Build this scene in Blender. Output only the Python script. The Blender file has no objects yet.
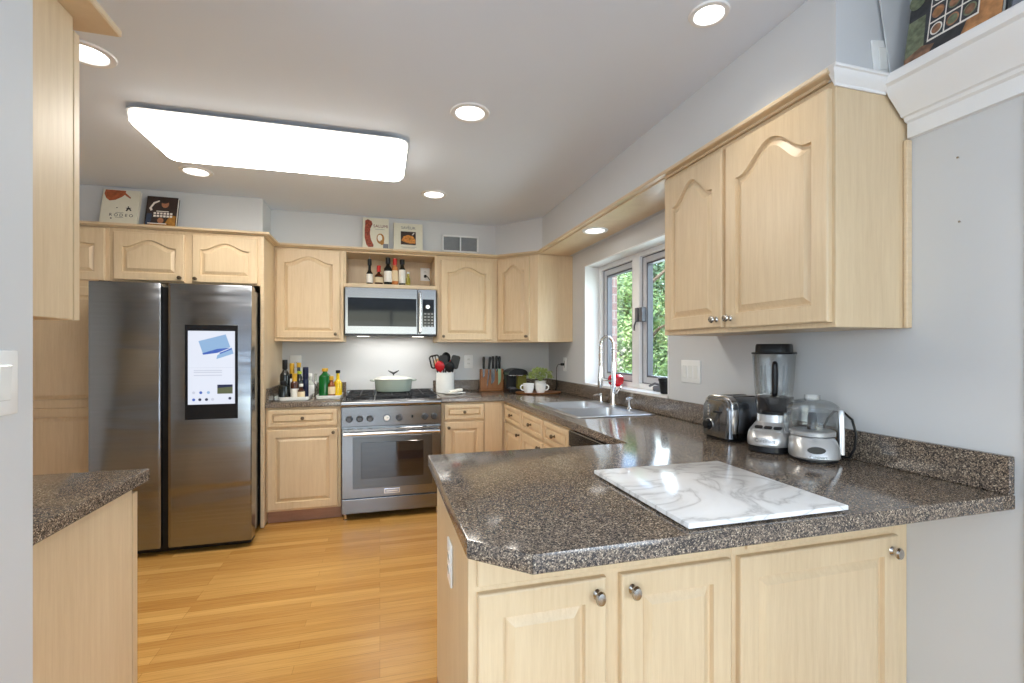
import bpy, bmesh, math, random
from mathutils import Matrix, Vector
random.seed(7)
PI = math.pi
S = bpy.context.scene
COL = S.collection

# ------------------------------------------------------------------ camera, world, lights, exposure
FPX, YAW, HORIZON, EYE = 470.18, .2739, 350.05, 1.3008
cam_d = bpy.data.cameras.new('camera'); cam = bpy.data.objects.new('camera', cam_d); COL.objects.link(cam)
cam.location = (0, 0, EYE); cam.rotation_euler = (PI/2, 0, -YAW)
cam_d.sensor_width = 36; cam_d.lens = FPX/1024*36
cam_d.shift_y = (HORIZON-341.5)/1024; cam_d.clip_start = .02; cam_d.clip_end = 200
S.camera = cam

S.view_settings.view_transform = 'Standard'; S.view_settings.look = 'None'
S.view_settings.gamma = 1; S.view_settings.exposure = 1.36; S.view_settings.use_curve_mapping = False
S.cycles.use_denoising = True
S.cycles.max_bounces = 10; S.cycles.diffuse_bounces = 5; S.cycles.glossy_bounces = 5
S.cycles.transmission_bounces = 8; S.cycles.transparent_max_bounces = 16
S.cycles.caustics_reflective = False; S.cycles.caustics_refractive = False
S.cycles.sample_clamp_indirect = 6

world = bpy.data.worlds.new('world'); S.world = world; world.use_nodes = True
wn = world.node_tree; bg = wn.nodes['Background']
sky = wn.nodes.new('ShaderNodeTexSky'); sky.sky_type = 'NISHITA'; sky.sun_disc = False
sky.sun_elevation = math.radians(48); sky.sun_rotation = math.radians(250); sky.air_density = 1.2; sky.dust_density = 2.0
wn.links.new(sky.outputs[0], bg.inputs[0]); bg.inputs[1].default_value = .5

def lamp(name, kind, loc, rot, energy, color=(1,1,1), **kw):
    d = bpy.data.lights.new(name, kind); d.energy = energy; d.color = color
    for k, v in kw.items(): setattr(d, k, v)
    o = bpy.data.objects.new(name, d); COL.objects.link(o); o.location = loc; o.rotation_euler = rot
    return o
# sun on the garden, from over the house (it does not enter the kitchen)
lamp('sun', 'SUN', (0,0,8), (math.radians(-20), math.radians(-48), 0), 2.2, (1,.95,.86), angle=.02)
# daylight through the rear opening and kitchen window; side lamps are added fill
lamp('rear_daylight', 'AREA', (-.3,-5.12,1.20), (PI/2,0,0), 18, (.72,.86,1), shape='RECTANGLE', size=3.5, size_y=1.75)
lamp('side_fill', 'AREA', (-2.30,-1.8,1.40), (0,-PI/2,0), 25, (.76,.88,1), shape='RECTANGLE', size=1.4, size_y=2.0)
lamp('side_fill', 'AREA', (1.58,-1.9,1.40), (0,PI/2,0), 30, (.76,.88,1), shape='RECTANGLE', size=1.4, size_y=2.0)
lamp('window_daylight', 'AREA', (2.35,3.0,1.65), (0,PI/2,0), 20, (.80,.91,1), shape='RECTANGLE', size=1.3, size_y=1.5)
KITCHEN_WARM = (1,.93,.83)

# ------------------------------------------------------------------ pixel -> place helpers (place a thing on a known plane)
_c, _s = math.cos(YAW), math.sin(YAW)
def ux(u, Y):
    a = (u-512)/FPX; return Y*(a*_c+_s)/(_c-a*_s)
def vz(u, v, Y):
    a = (u-512)/FPX; return EYE+Y*(HORIZON-v)/FPX/(_c-a*_s)

# ------------------------------------------------------------------ materials
def newmat(name):
    m = bpy.data.materials.new(name); m.use_nodes = True
    nt = m.node_tree; return m, nt, nt.nodes['Principled BSDF']
def nd(nt, t, **kw):
    n = nt.nodes.new('ShaderNode'+t)
    for k, v in kw.items(): setattr(n, k, v)
    return n
def coords(nt, scale=(1,1,1), out='Object', rot=(0,0,0)):
    tc = nd(nt,'TexCoord'); mp = nd(nt,'Mapping'); mp.inputs['Scale'].default_value = scale; mp.inputs['Rotation'].default_value = rot
    nt.links.new(tc.outputs[out], mp.inputs[0]); return mp.outputs[0]
def noise(nt, vec, scale=5, detail=4, dist=0, rough=.5):
    n = nd(nt,'TexNoise'); n.inputs['Scale'].default_value = scale; n.inputs['Detail'].default_value = detail
    n.inputs['Distortion'].default_value = dist; n.inputs['Roughness'].default_value = rough
    nt.links.new(vec, n.inputs['Vector']); return n.outputs['Fac']
def ramp(nt, fac, stops, interp='LINEAR'):
    r = nd(nt,'ValToRGB'); e = r.color_ramp; e.interpolation = interp
    while len(e.elements) < len(stops): e.elements.new(.5)
    for el, (p, c) in zip(e.elements, stops): el.position = p; el.color = (*c, 1) if len(c) == 3 else c
    nt.links.new(fac, r.inputs[0]); return r.outputs[0]
def mixc(nt, fac, a, b, mode='MIX'):
    m = nd(nt,'Mix', data_type='RGBA', blend_type=mode)
    for sock, v in ((m.inputs[0], fac), (m.inputs[6], a), (m.inputs[7], b)):
        if isinstance(v, bpy.types.NodeSocket): nt.links.new(v, sock)
        else: sock.default_value = v if not isinstance(v, tuple) or len(v) == 4 else (*v, 1)
    return m.outputs[2]
def bump(nt, b, h, strength=.1, dist=.002):
    n = nd(nt,'Bump'); n.inputs['Strength'].default_value = strength; n.inputs['Distance'].default_value = dist
    nt.links.new(h, n.inputs['Height']); nt.links.new(n.outputs[0], b.inputs['Normal'])
def srgb(r, g, b):
    return tuple(((x/255)/12.92 if x/255 <= .04045 else (((x/255)+.055)/1.055)**2.4) for x in (r,g,b))
def pm(name, col, rough=.5, metal=0, var=.06, scale=20, coat=0, bmp=0, spec=.5):
    m, nt, b = newmat(name)
    f = noise(nt, coords(nt), scale, 3)
    lo = tuple(max(0, c*(1-var)) for c in col); hi = tuple(min(1, c*(1+var)) for c in col)
    nt.links.new(ramp(nt, f, [(.3,lo),(.7,hi)]), b.inputs['Base Color'])
    b.inputs['Roughness'].default_value = rough; b.inputs['Metallic'].default_value = metal; b.inputs['Coat Weight'].default_value = coat; b.inputs['Specular IOR Level'].default_value = spec
    if bmp: bump(nt, b, f, bmp)
    return m
def wood(name, c1, c2, rough=.38, scale=(22,22,1.3), gs=3):
    m, nt, b = newmat(name)
    v = coords(nt, scale)
    g = noise(nt, v, gs, 6, .5, .6)
    fine = noise(nt, coords(nt, tuple(s*5 for s in scale)), gs, 3)
    big = noise(nt, coords(nt, (2,2,.8)), 1.5, 2)
    col = ramp(nt, g, [(.28,c1),(.72,c2)])
    col = mixc(nt, .16, col, ramp(nt, fine, [(.35,tuple(x*.86 for x in c1)),(.65,c2)]))
    col = mixc(nt, .3, col, ramp(nt, big, [(.3,tuple(x*.9 for x in c1)),(.7,tuple(min(1,x*1.06) for x in c2))]))
    nt.links.new(col, b.inputs['Base Color']); b.inputs['Roughness'].default_value = rough
    bump(nt, b, fine, .05)
    return m
def steel(name, col, rough=.28, stretch=(1.2,1.2,160), var=.25, wave=0):
    m, nt, b = newmat(name)
    f = noise(nt, coords(nt, stretch), 2.5, 5)
    nt.links.new(ramp(nt, f, [(.3,tuple(c*(1-var*.5) for c in col)),(.7,tuple(min(1,c*(1+var*.4)) for c in col))]), b.inputs['Base Color'])
    mr = nd(nt,'MapRange'); mr.inputs[3].default_value = rough*.8; mr.inputs[4].default_value = rough*1.25
    nt.links.new(f, mr.inputs[0]); nt.links.new(mr.outputs[0], b.inputs['Roughness'])
    b.inputs['Metallic'].default_value = 1; bump(nt, b, f, .006, .001)
    if wave:
        w = noise(nt, coords(nt, (.35,.35,2.2)), 1.6, 2, .6); bump(nt, b, w, wave, .05)
    return m
def glassy(name, col, rough=.02, alpha=.25, spec=.5):
    """thin clear material: tinted transparent with a glossy surface"""
    m, nt, b = newmat(name)
    out = nt.nodes['Material Output']; tr = nd(nt,'BsdfTransparent'); gl = nd(nt,'BsdfGlossy'); mx = nd(nt,'MixShader'); lw = nd(nt,'LayerWeight')
    tint = ramp(nt, noise(nt, coords(nt), 30, 2), [(.3,tuple(c*.97 for c in col)),(.7,col)])
    nt.links.new(tint, tr.inputs[0]); gl.inputs['Roughness'].default_value = rough
    lw.inputs['Blend'].default_value = .25
    mr = nd(nt,'MapRange'); mr.inputs[3].default_value = alpha*.2; mr.inputs[4].default_value = min(1, alpha*2)
    nt.links.new(lw.outputs['Facing'], mr.inputs[0]); nt.links.new(mr.outputs[0], mx.inputs[0])
    nt.links.new(tr.outputs[0], mx.inputs[1]); nt.links.new(gl.outputs[0], mx.inputs[2]); nt.links.new(mx.outputs[0], out.inputs[0])
    return m
def emit(name, col, strength, base=1.0):
    m, nt, b = newmat(name)
    f = noise(nt, coords(nt), 6, 2)
    nt.links.new(ramp(nt, f, [(.2,tuple(c*.97 for c in col)),(.8,col)]), b.inputs['Emission Color'])
    b.inputs['Emission Strength'].default_value = strength; b.inputs['Base Color'].default_value = (*(c*base for c in col),1); b.inputs['Roughness'].default_value = .4
    return m

def stone(name):
    m, nt, b = newmat(name)
    v = coords(nt)
    def cells(scale):
        n = nd(nt,'TexVoronoi'); n.inputs['Scale'].default_value = scale; nt.links.new(v, n.inputs['Vector'])
        s = nd(nt,'SeparateColor'); nt.links.new(n.outputs['Color'], s.inputs[0]); return s.outputs
    a = cells(420); d = cells(300)
    base = ramp(nt, a[0], [(0,srgb(86,77,70)),(.40,srgb(112,99,88)),(.62,srgb(138,122,107)),(.82,srgb(168,149,128)),(.94,srgb(200,184,162))], 'CONSTANT')
    dark = ramp(nt, d[1], [(0,(0,0,0)),(.76,(1,1,1))], 'CONSTANT')
    col = mixc(nt, dark, base, (*srgb(58,53,51),1))
    nt.links.new(col, b.inputs['Base Color']); b.inputs['Roughness'].default_value = .13
    b.inputs['Specular IOR Level'].default_value = .62
    bump(nt, b, noise(nt, v, 60, 2), .012, .001)
    return m
def floorwood():
    m, nt, b = newmat('oak_strip_floor')
    v = coords(nt)
    br = nd(nt,'TexBrick', offset=.37, offset_frequency=3, squash=1)
    for k, x in (('Scale',1),('Brick Width',.92),('Row Height',.057),('Mortar Size',.0009),('Mortar Smooth',.2),('Bias',0)): br.inputs[k].default_value = x
    br.inputs['Color1'].default_value = (*srgb(176,122,56),1); br.inputs['Color2'].default_value = (*srgb(226,178,104),1); br.inputs['Mortar'].default_value = (*srgb(120,78,38),1)
    nt.links.new(v, br.inputs['Vector'])
    g = noise(nt, coords(nt, (1.3,46,1)), 3, 7, .4, .62)
    grain = ramp(nt, g, [(.25,srgb(150,98,42)),(.5,srgb(210,158,84)),(.8,srgb(230,186,112))])
    col = mixc(nt, .45, br.outputs['Color'], grain)
    big = noise(nt, coords(nt, (.8,17.5,1)), 1, 1)
    col = mixc(nt, .35, col, mixc(nt, 1.0, col, ramp(nt, big, [(.3,(.72,.66,.58)),(.7,(1,1,1))]), 'MULTIPLY'))
    nt.links.new(col, b.inputs['Base Color']); b.inputs['Roughness'].default_value = .27
    bump(nt, b, br.outputs['Fac'], -.12, .001)
    return m
def marble():
    m, nt, b = newmat('white_marble')
    v = coords(nt, (1,1,1), 'Object', (0,0,.6))
    n1 = nd(nt,'TexNoise'); n1.inputs['Scale'].default_value = 3.2; n1.inputs['Detail'].default_value = 8; n1.inputs['Distortion'].default_value = 1.6
    nt.links.new(v, n1.inputs['Vector'])
    ab = nd(nt,'Math', operation='SUBTRACT'); ab.inputs[1].default_value = .5; nt.links.new(n1.outputs['Fac'], ab.inputs[0])
    ab2 = nd(nt,'Math', operation='ABSOLUTE'); nt.links.new(ab.outputs[0], ab2.inputs[0])
    veins = ramp(nt, ab2.outputs[0], [(0,srgb(160,157,154)),(.010,srgb(206,204,202)),(.04,srgb(240,239,238)),(.14,srgb(250,250,250))])
    cloud = ramp(nt, noise(nt, v, 4, 4, .5), [(.35,srgb(226,225,225)),(.58,srgb(250,250,250))])
    nt.links.new(mixc(nt, .45, veins, cloud), b.inputs['Base Color']); b.inputs['Roughness'].default_value = .16
    return m
def brick():
    m, nt, b = newmat('red_brick')
    br = nd(nt,'TexBrick'); nt.links.new(coords(nt, (1,1,1), 'Object', (PI/2,0,0)), br.inputs['Vector'])
    for k, x in (('Scale',1),('Brick Width',.2),('Row Height',.068),('Mortar Size',.006)): br.inputs[k].default_value = x
    br.inputs['Color1'].default_value = (*srgb(140,104,98),1); br.inputs['Color2'].default_value = (*srgb(126,92,88),1); br.inputs['Mortar'].default_value = (*srgb(150,138,132),1)
    nt.links.new(br.outputs['Color'], b.inputs['Base Color']); b.inputs['Roughness'].default_value = .9
    bump(nt, b, br.outputs['Fac'], -.3, .004); return m
def leafmat(name, c1, c2):
    m, nt, b = newmat(name)
    f = noise(nt, coords(nt), 2.5, 3)
    nt.links.new(ramp(nt, f, [(.3,c1),(.7,c2)]), b.inputs['Base Color']); b.inputs['Roughness'].default_value = .55
    b.inputs['Transmission Weight'].default_value = 0
    return m

M = {}
M['wall'] = pm('wall_paint', srgb(211,212,213), .6, var=.012, scale=3)
M['ceiling'] = pm('ceiling_paint', srgb(226,233,243), .75, var=.01, scale=2)
M['white'] = pm('white_paint', srgb(236,236,236), .4, var=.01, scale=4)
M['maple'] = wood('pickled_maple', srgb(208,182,145), srgb(226,204,170))
M['maple_trim'] = wood('pickled_maple_trim', srgb(210,185,149), srgb(228,206,173), .35, (3,3,30))
M['toe'] = wood('toe_kick_wood', srgb(158,118,96), srgb(182,142,118), .5, (2,2,30))
M['stone'] = stone('speckled_dark_laminate')
M['floor'] = floorwood()
M['marble'] = marble()
M['steel'] = steel('brushed_stainless', (.25,.255,.265), .20, (1,1,90), .12)
M['sinksteel'] = steel('sink_stainless', (.62,.62,.63), .32, (1,60,1), .10)
M['knobdark'] = pm('dark_knob_metal', (.10,.10,.105), .30, .8, .05, 40)
M['ovensteel'] = steel('oven_door_steel', (.13,.135,.14), .24, (1,1,90), .12)
M['steel_dark'] = steel('dark_stainless', (.31,.33,.365), .22, (.6,.6,60), .10, .35)
M['chrome'] = pm('polished_chrome', (.80,.80,.80), .12, 1, .02)
M['nickel'] = pm('brushed_nickel', (.52,.49,.45), .25, 1, .05, 60)
M['bronze'] = pm('dark_bronze_knob', (.16,.12,.08), .35, 1, .08, 60)
M['black'] = pm('black_plastic', (.009,.009,.010), .35, 0, .2, 30, 0, 0, .28)
M['blackgloss'] = pm('black_glass', (.012,.014,.018), .05, 0, .1, 5, 0, 0, .22)
M['iron'] = pm('cast_iron', (.018,.018,.02), .55, 0, .3, 80, 0, .2)
M['silver'] = pm('silver_painted_plastic', (.60,.60,.60), .28, .55, .03, 40)
M['whiteplastic'] = pm('white_plastic', srgb(240,240,238), .3, 0, .01, 30)
M['ceramic'] = pm('white_glazed_ceramic', srgb(240,240,236), .12, 0, .015, 20, .3)
M['greyframe'] = pm('grey_window_gasket', srgb(96,96,102), .5, 0, .05, 30)
M['sash'] = pm('grey_vinyl_sash', srgb(196,196,200), .4, 0, .02, 30)
M['paper'] = pm('cream_paper', srgb(240,236,224), .6, 0, .02, 60)
M['brick'] = brick()
M['clear'] = glassy('clear_plastic', (.90,.92,.93), .04, .3)
M['pane'] = glassy('window_glass', (.97,.985,.98), .0, .12)
M['smoke'] = glassy('smoky_plastic', (.42,.43,.45), .08, .3)

# ------------------------------------------------------------------ mesh builder
class MB:
    def __init__(s, xf=None): s.bm = bmesh.new(); s.xf = xf or Matrix(); s.mi = 0
    def _in(s, t, mat=None):
        me = bpy.data.meshes.new('tmp')
        X = s.xf @ mat if mat is not None else s.xf
        bmesh.ops.transform(t, matrix=X, verts=t.verts)
        if X.determinant() < 0: bmesh.ops.reverse_faces(t, faces=t.faces)
        for f in t.faces: f.material_index = s.mi; f.smooth = True
        t.to_mesh(me); t.free(); s.bm.from_mesh(me); bpy.data.meshes.remove(me)
        return s
    def box(s, x0, x1, y0, y1, z0, z1, b=.0, seg=1, mat=None):
        t = bmesh.new(); bmesh.ops.create_cube(t, size=1)
        for v in t.verts: v.co = Vector(((x0+x1)/2+v.co.x*(x1-x0), (y0+y1)/2+v.co.y*(y1-y0), (z0+z1)/2+v.co.z*(z1-z0)))
        if b:
            b = min(b, .49*min(abs(x1-x0), abs(y1-y0), abs(z1-z0)))
            bmesh.ops.bevel(t, geom=t.edges[:], offset=b, segments=seg, profile=.5, affect='EDGES')
        return s._in(t, mat)
    def lathe(s, prof, c=(0,0,0), seg=24, sx=1, sy=1, mat=None, cap=True):
        t = bmesh.new(); rings = []
        for r, z in prof:
            if r < 1e-5: rings.append([t.verts.new((c[0], c[1], c[2]+z))])
            else: rings.append([t.verts.new((c[0]+sx*r*math.cos(2*PI*k/seg), c[1]+sy*r*math.sin(2*PI*k/seg), c[2]+z)) for k in range(seg)])
        for a, b in zip(rings, rings[1:]):
            if len(a) == 1 and len(b) == 1: continue
            for k in range(seg):
                k2 = (k+1) % seg
                if len(a) == 1: t.faces.new((a[0], b[k2], b[k]))
                elif len(b) == 1: t.faces.new((a[k], a[k2], b[0]))
                else: t.faces.new((a[k], a[k2], b[k2], b[k]))
        if cap:
            if len(rings[0]) > 1: t.faces.new(rings[0][::-1])
            if len(rings[-1]) > 1: t.faces.new(rings[-1])
        return s._in(t, mat)
    def tube(s, pts, r, seg=10, cap=True, mat=None):
        pts = [Vector(p) for p in pts]; n = len(pts)
        rs = r if isinstance(r, (list, tuple)) else [r]*n
        t = bmesh.new(); rings = []; up = None
        for i, p in enumerate(pts):
            d = (pts[min(i+1,n-1)]-pts[max(i-1,0)]).normalized()
            if up is None: up = Vector((0,0,1)) if abs(d.z) < .9 else Vector((1,0,0))
            a = d.cross(up)
            if a.length < 1e-4: a = d.orthogonal()
            a.normalize(); up = a.cross(d).normalized()
            rings.append([t.verts.new(p+rs[i]*(a*math.cos(2*PI*k/seg)+up*math.sin(2*PI*k/seg))) for k in range(seg)])
        for A, B in zip(rings, rings[1:]):
            for k in range(seg): t.faces.new((A[k], A[(k+1)%seg], B[(k+1)%seg], B[k]))
        if cap: t.faces.new(rings[0][::-1]); t.faces.new(rings[-1])
        bmesh.ops.recalc_face_normals(t, faces=t.faces[:])
        return s._in(t, mat)
    def loops(s, loops, cap0=True, cap1=True, mat=None):
        """skin a list of equal-length closed loops"""
        t = bmesh.new(); R = [[t.verts.new(p) for p in L] for L in loops]; n = len(R[0])
        for A, B in zip(R, R[1:]):
            for k in range(n): t.faces.new((A[k], A[(k+1)%n], B[(k+1)%n], B[k]))
        if cap0: t.faces.new(R[0][::-1])
        if cap1: t.faces.new(R[-1])
        t.normal_update(); bmesh.ops.triangulate(t, faces=[f for f in t.faces if len(f.verts) > 4], ngon_method='EAR_CLIP')
        bmesh.ops.recalc_face_normals(t, faces=t.faces[:])
        return s._in(t, mat)
    def prism(s, poly, z0, z1, mat=None): return s.loops([[(x,y,z0) for x,y in poly], [(x,y,z1) for x,y in poly]], mat=mat)
    def sphere(s, c, r, sc=(1,1,1), seg=16, mat=None):
        n = seg//2; prof = [(math.sin(PI*i/n)*r, -math.cos(PI*i/n)*r) for i in range(n+1)]
        T = Matrix.Translation(c) @ Matrix.Diagonal((*sc,1))
        return s.lathe(prof, (0,0,0), seg, mat=(mat @ T if mat is not None else T))
    def slab(s, outer, z0, z1, holes=(), ch=.004):
        """polygon plate with holes and a small rounded-over top edge"""
        t = bmesh.new()
        def ring(poly, z): return [t.verts.new((x,y,z)) for x,y in poly]
        def side(A, B):
            n = len(A)
            for k in range(n): t.faces.new((A[k], A[(k+1)%n], B[(k+1)%n], B[k]))
        def fill(rings):
            es = set()
            for R in rings:
                for k in range(len(R)): es.add(t.edges.get((R[k], R[(k+1)%len(R)])) or t.edges.new((R[k], R[(k+1)%len(R)])))
            bmesh.ops.triangle_fill(t, use_beauty=True, edges=list(es))
        ins = inset(outer, ch)
        a = ring(inset(outer, ch*.6), z0); b0 = ring(outer, z0+ch*.6); b = ring(outer, z1-ch); c2 = ring(inset(outer, ch*.3), z1-ch*.3); c = ring(ins, z1)
        for A, B in ((a,b0),(b0,b),(b,c2),(c2,c)): side(A, B)
        hb = [ring(h, z0) for h in holes]; ht = [ring(h, z1) for h in holes]
        for A, B in zip(hb, ht): side(A, B)
        fill([a]+hb); fill([c]+ht)
        bmesh.ops.recalc_face_normals(t, faces=t.faces[:])
        return s._in(t)
    def door(s, w, h, t=.02, arch=0.0, fw=.055, mat=None, ox=0, oz=0, field=.03):
        """raised-panel door, front towards -y (y from -t to 0), lower corner at (ox, 0, oz)"""
        bm = bmesh.new(); N = 18
        def outline(d):
            x0, x1, zb, zt = fw+d, w-fw-d, fw+d, h-fw-d
            P = [(x0,zb),(x1,zb)]
            if arch:
                cx = w/2; hw = (x1-x0)/2
                for k in range(N+1):
                    q = 1-2*k/N; a = abs(q)/.86
                    P.append((cx+hw*q, zt-arch+arch*(.5*(1+math.cos(PI*min(1,a))))**.8))
            else: P += [(x1,zt),(x0,zt)]
            return P
        def ring(P, y): return [bm.verts.new((ox+x, y, oz+z)) for x,z in P]
        def side(A, B):
            n = len(A)
            for k in range(n): bm.faces.new((A[k], A[(k+1)%n], B[(k+1)%n], B[k]))
        e = .005
        rect = lambda i: [(i,i),(w-i,i),(w-i,h-i),(i,h-i)]
        back = ring(rect(0), 0); s1 = ring(rect(0), -t+e); s2 = ring(rect(e*.35), -t+e*.35); fr = ring(rect(e), -t)
        bm.faces.new(back); side(back, s1); side(s1, s2); side(s2, fr)
        o0 = ring(outline(0), -t); o1 = ring(outline(.003), -t+.013); o2 = ring(outline(.009), -t+.013); o3 = ring(outline(field), -t+.001); 
        side(o0,o1); side(o1,o2); side(o2,o3)
        es = []
        for R in (fr, o0):
            for k in range(len(R)): es.append(bm.edges.get((R[k], R[(k+1)%len(R)])))
        bmesh.ops.triangle_fill(bm, use_beauty=True, edges=es)
        f = bm.faces.new(o3); bm.normal_update(); bmesh.ops.triangulate(bm, faces=[f], ngon_method='EAR_CLIP')
        bmesh.ops.recalc_face_normals(bm, faces=bm.faces[:])
        return s._in(bm, mat)
    def build(s, name, mats, parent=None, sharp=32, local=False):
        me = bpy.data.meshes.new(name)
        if parent is not None and not local:
            r = parent
            while r.parent: r = r.parent
            bmesh.ops.translate(s.bm, verts=s.bm.verts, vec=-r.location)
        s.bm.to_mesh(me); s.bm.free()
        for m in (mats if isinstance(mats, (list,tuple)) else [mats]): me.materials.append(M[m] if isinstance(m, str) else m)
        me.set_sharp_from_angle(angle=math.radians(sharp))
        o = bpy.data.objects.new(name, me); COL.objects.link(o)
        if parent is not None: o.parent = parent
        return o
def inset(poly, d):
    """inset a simple polygon (either winding) by d"""
    n = len(poly); A = sum(poly[i][0]*poly[(i+1)%n][1]-poly[(i+1)%n][0]*poly[i][1] for i in range(n)); sg = 1 if A > 0 else -1
    out = []
    for i in range(n):
        p0, p1, p2 = (Vector(poly[(i+k)%n]) for k in (-1,0,1))
        e1 = (p1-p0).normalized(); e2 = (p2-p1).normalized()
        n1 = Vector((-e1.y, e1.x))*sg; n2 = Vector((-e2.y, e2.x))*sg
        b = n1+n2; k = d/max(.2, (1+n1.dot(n2)))
        out.append((p1.x+b.x*k, p1.y+b.y*k))
    return out
def rrect(x0, x1, y0, y1, r, n=5):
    P = []
    for cx, cy, a0 in ((x1-r,y1-r,0),(x0+r,y1-r,PI/2),(x0+r,y0+r,PI),(x1-r,y0+r,1.5*PI)):
        for k in range(n+1): a = a0+PI/2*k/n; P.append((cx+r*math.cos(a), cy+r*math.sin(a)))
    return P
def thing(name, label, cat, loc=(0,0,0), rotz=0, group=None):
    o = bpy.data.objects.new(name, None); COL.objects.link(o); o.location = loc; o.rotation_euler = (0,0,rotz)
    o.empty_display_size = .05
    return tag(o, label, cat, group)
def tag(o, label, cat, group=None):
    o['label'] = label; o['category'] = cat
    if group: o['group'] = group
    return o
def struct(o, label=None):
    o['kind'] = 'structure'
    if label: o['label'] = label
    return o
def text_obj(body, size, mat4, mat, name, parent, align='CENTER', ext=.0002, space=1.0):
    cu = bpy.data.curves.new('tmp_text','FONT'); cu.body = body; cu.size = size; cu.extrude = ext; cu.align_x = align; cu.align_y = 'CENTER'; cu.space_character = space
    to = bpy.data.objects.new('tmp_text', cu); COL.objects.link(to)
    dg = bpy.context.evaluated_depsgraph_get(); dg.update()
    me = bpy.data.meshes.new_from_object(to.evaluated_get(dg)); bpy.data.objects.remove(to)
    mb = MB(); t = bmesh.new(); t.from_mesh(me); bmesh.ops.transform(t, matrix=mat4, verts=t.verts); bpy.data.meshes.remove(me)
    mb._in(t); return mb.build(name, mat, parent, local=True)
T = Matrix.Translation
def R(deg, ax='Z'): return Matrix.Rotation(math.radians(deg), 4, ax)
# ------------------------------------------------------------------ the setting
YB, XR, ZC = 4.454, 1.636, 2.438          # back wall, window wall, ceiling
XL, YR = -2.40, -5.05                     # far side wall, wall behind the camera
W0, W1, WZ0, WZ1 = 2.413, 3.587, 1.016, 1.997   # window opening
struct(MB().box(XL-.1, XR+.2, -.45, YB+.1, -.05, 0).build('floor', 'floor'))
M['bounce_grey'] = pm('neutral_bounce_grey', srgb(150,151,153), .95, 0, .12, 300, 0, .3)
struct(MB().box(XL-.1, XR+.2, YR-.1, -.45, -.05, .004).build('floor_dining', 'bounce_grey'))  # dining floor unseen; its grey is made up to tone down warm bounce
struct(MB().box(XL-.1, XR+.2, YR-.1, YB+.1, ZC, ZC+.05).build('ceiling', 'ceiling'))
struct(MB().box(XL-.1, XR+.2, YB, YB+.1, 0, ZC).build('wall_back', 'wall'))
m = MB(); m.box(XR, XR+.145, YR, W0, 0, ZC).box(XR, XR+.145, W1, YB, 0, ZC).box(XR, XR+.145, W0, W1, 0, WZ0).box(XR, XR+.145, W0, W1, WZ1, ZC)
struct(m.build('wall_right', 'wall'))
struct(MB().box(XL-.1, XL, YR, YB, 0, ZC).build('wall_left', 'wall'))
struct(MB().box(XL, -.695, .98, 1.215, 0, ZC, .004).build('wall_partition', 'wall'))
# wall behind the camera: a wide patio opening lets the daylight in
m = MB(); m.box(XL, -2.1, YR-.1, YR, 0, ZC).box(1.5, XR, YR-.1, YR, 0, ZC).box(-2.1, 1.5, YR-.1, YR, 2.36, ZC).box(-2.1, 1.5, YR-.1, YR, 0, .24)
struct(m.build('wall_rear', 'wall'))
m = MB()
for x in (-2.1, -.93, .27, 1.44): m.box(x, x+.06, YR-.06, YR-.02, .24, 2.36, .004)
struct(m.build('window_2', 'white'))

# unseen frames on closed walls, added to dress the side fill lamps
for n, x0, x1, ya, yb in (('fill_frame_left', XL, XL+.03, -2.86, -.74), ('fill_frame_right', XR-.03, XR, -2.96, -.84)):
    m = MB(); m.box(x0,x1,ya,ya+.06,.64,2.16,.004).box(x0,x1,yb-.06,yb,.64,2.16,.004).box(x0,x1,ya+.06,yb-.06,.64,.70,.004).box(x0,x1,ya+.06,yb-.06,2.10,2.16,.004)
    struct(m.build(n, 'white'))
# soffit above the cabinets: over the fridge, over the range wall, across the corner, over the window
SF = [(XL,3.905),(-.848,3.905),(-.85,4.185),(1.02,4.19),(1.337,3.80),(1.337,1.112),(XR,1.112),(XR,YB),(XL,YB)]
struct(MB().prism(SF, 2.128, ZC-.001).build('wall_soffit', 'wall'))
# maple cap moulding round the cabinet tops (also the ceiling of the window bay)
CAP = [(XL,3.735),(-.768,3.735),(-.768,4.072),(1.003,4.072),(1.293,3.80),(1.293,1.104),(XR-.002,1.104),(XR-.002,4.19),(1.05,4.19),(-.85,4.185),(-.848,3.905),(XL,3.905)]
m = MB(); m.slab(CAP, 2.1345, 2.152, ch=.005)
m.loops([[(x,y,2.1272) for x,y in inset(CAP,.034)], [(x,y,2.1345) for x,y in inset(CAP,.030)]])
struct(m.build('trim_1', 'maple_trim'))
# white crown shelf on the window wall, running towards the dining room
prof = [(XR,1.975),(XR-.018,1.975),(XR-.018,2.022),(XR-.030,2.026),(XR-.034,2.036),(XR-.046,2.038),(XR-.052,2.048),(XR-.075,2.072),(XR-.100,2.098),(XR-.106,2.110),(XR-.112,2.120),(XR-.128,2.124),(XR-.133,2.136),(XR-.133,2.148),(XR-.128,2.152),(XR,2.152)]
ret = [(0,2.104),(-.004,2.104),(-.006,2.112),(-.018,2.122),(-.028,2.134),(-.030,2.140),(-.036,2.142),(-.037,2.149),(-.034,2.152),(0,2.152)]
m = MB(); m.loops([[(x,y,z) for x,z in prof] for y in (-1.2, 1.102)])
m.loops([[(1.335-(.042 if z > 2.13 else .005),1.1105+d,z) for d,z in ret], [(1.535,1.1105+d,z) for d,z in ret]])
struct(m.build('trim_2', 'white'))
m = MB(); m.box(XR-.006, XR, .70, .828, 0, 1.97, .003)
struct(m.build('trim_3', 'wall'))
struct(MB().box(XR-.011, XR, YR, .69, 0, .09, .003).build('baseboard_right', 'white'))
struct(MB().box(XL, XR, YR, YR+.011, 0, .09, .003).build('baseboard_rear', 'white'))

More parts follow.
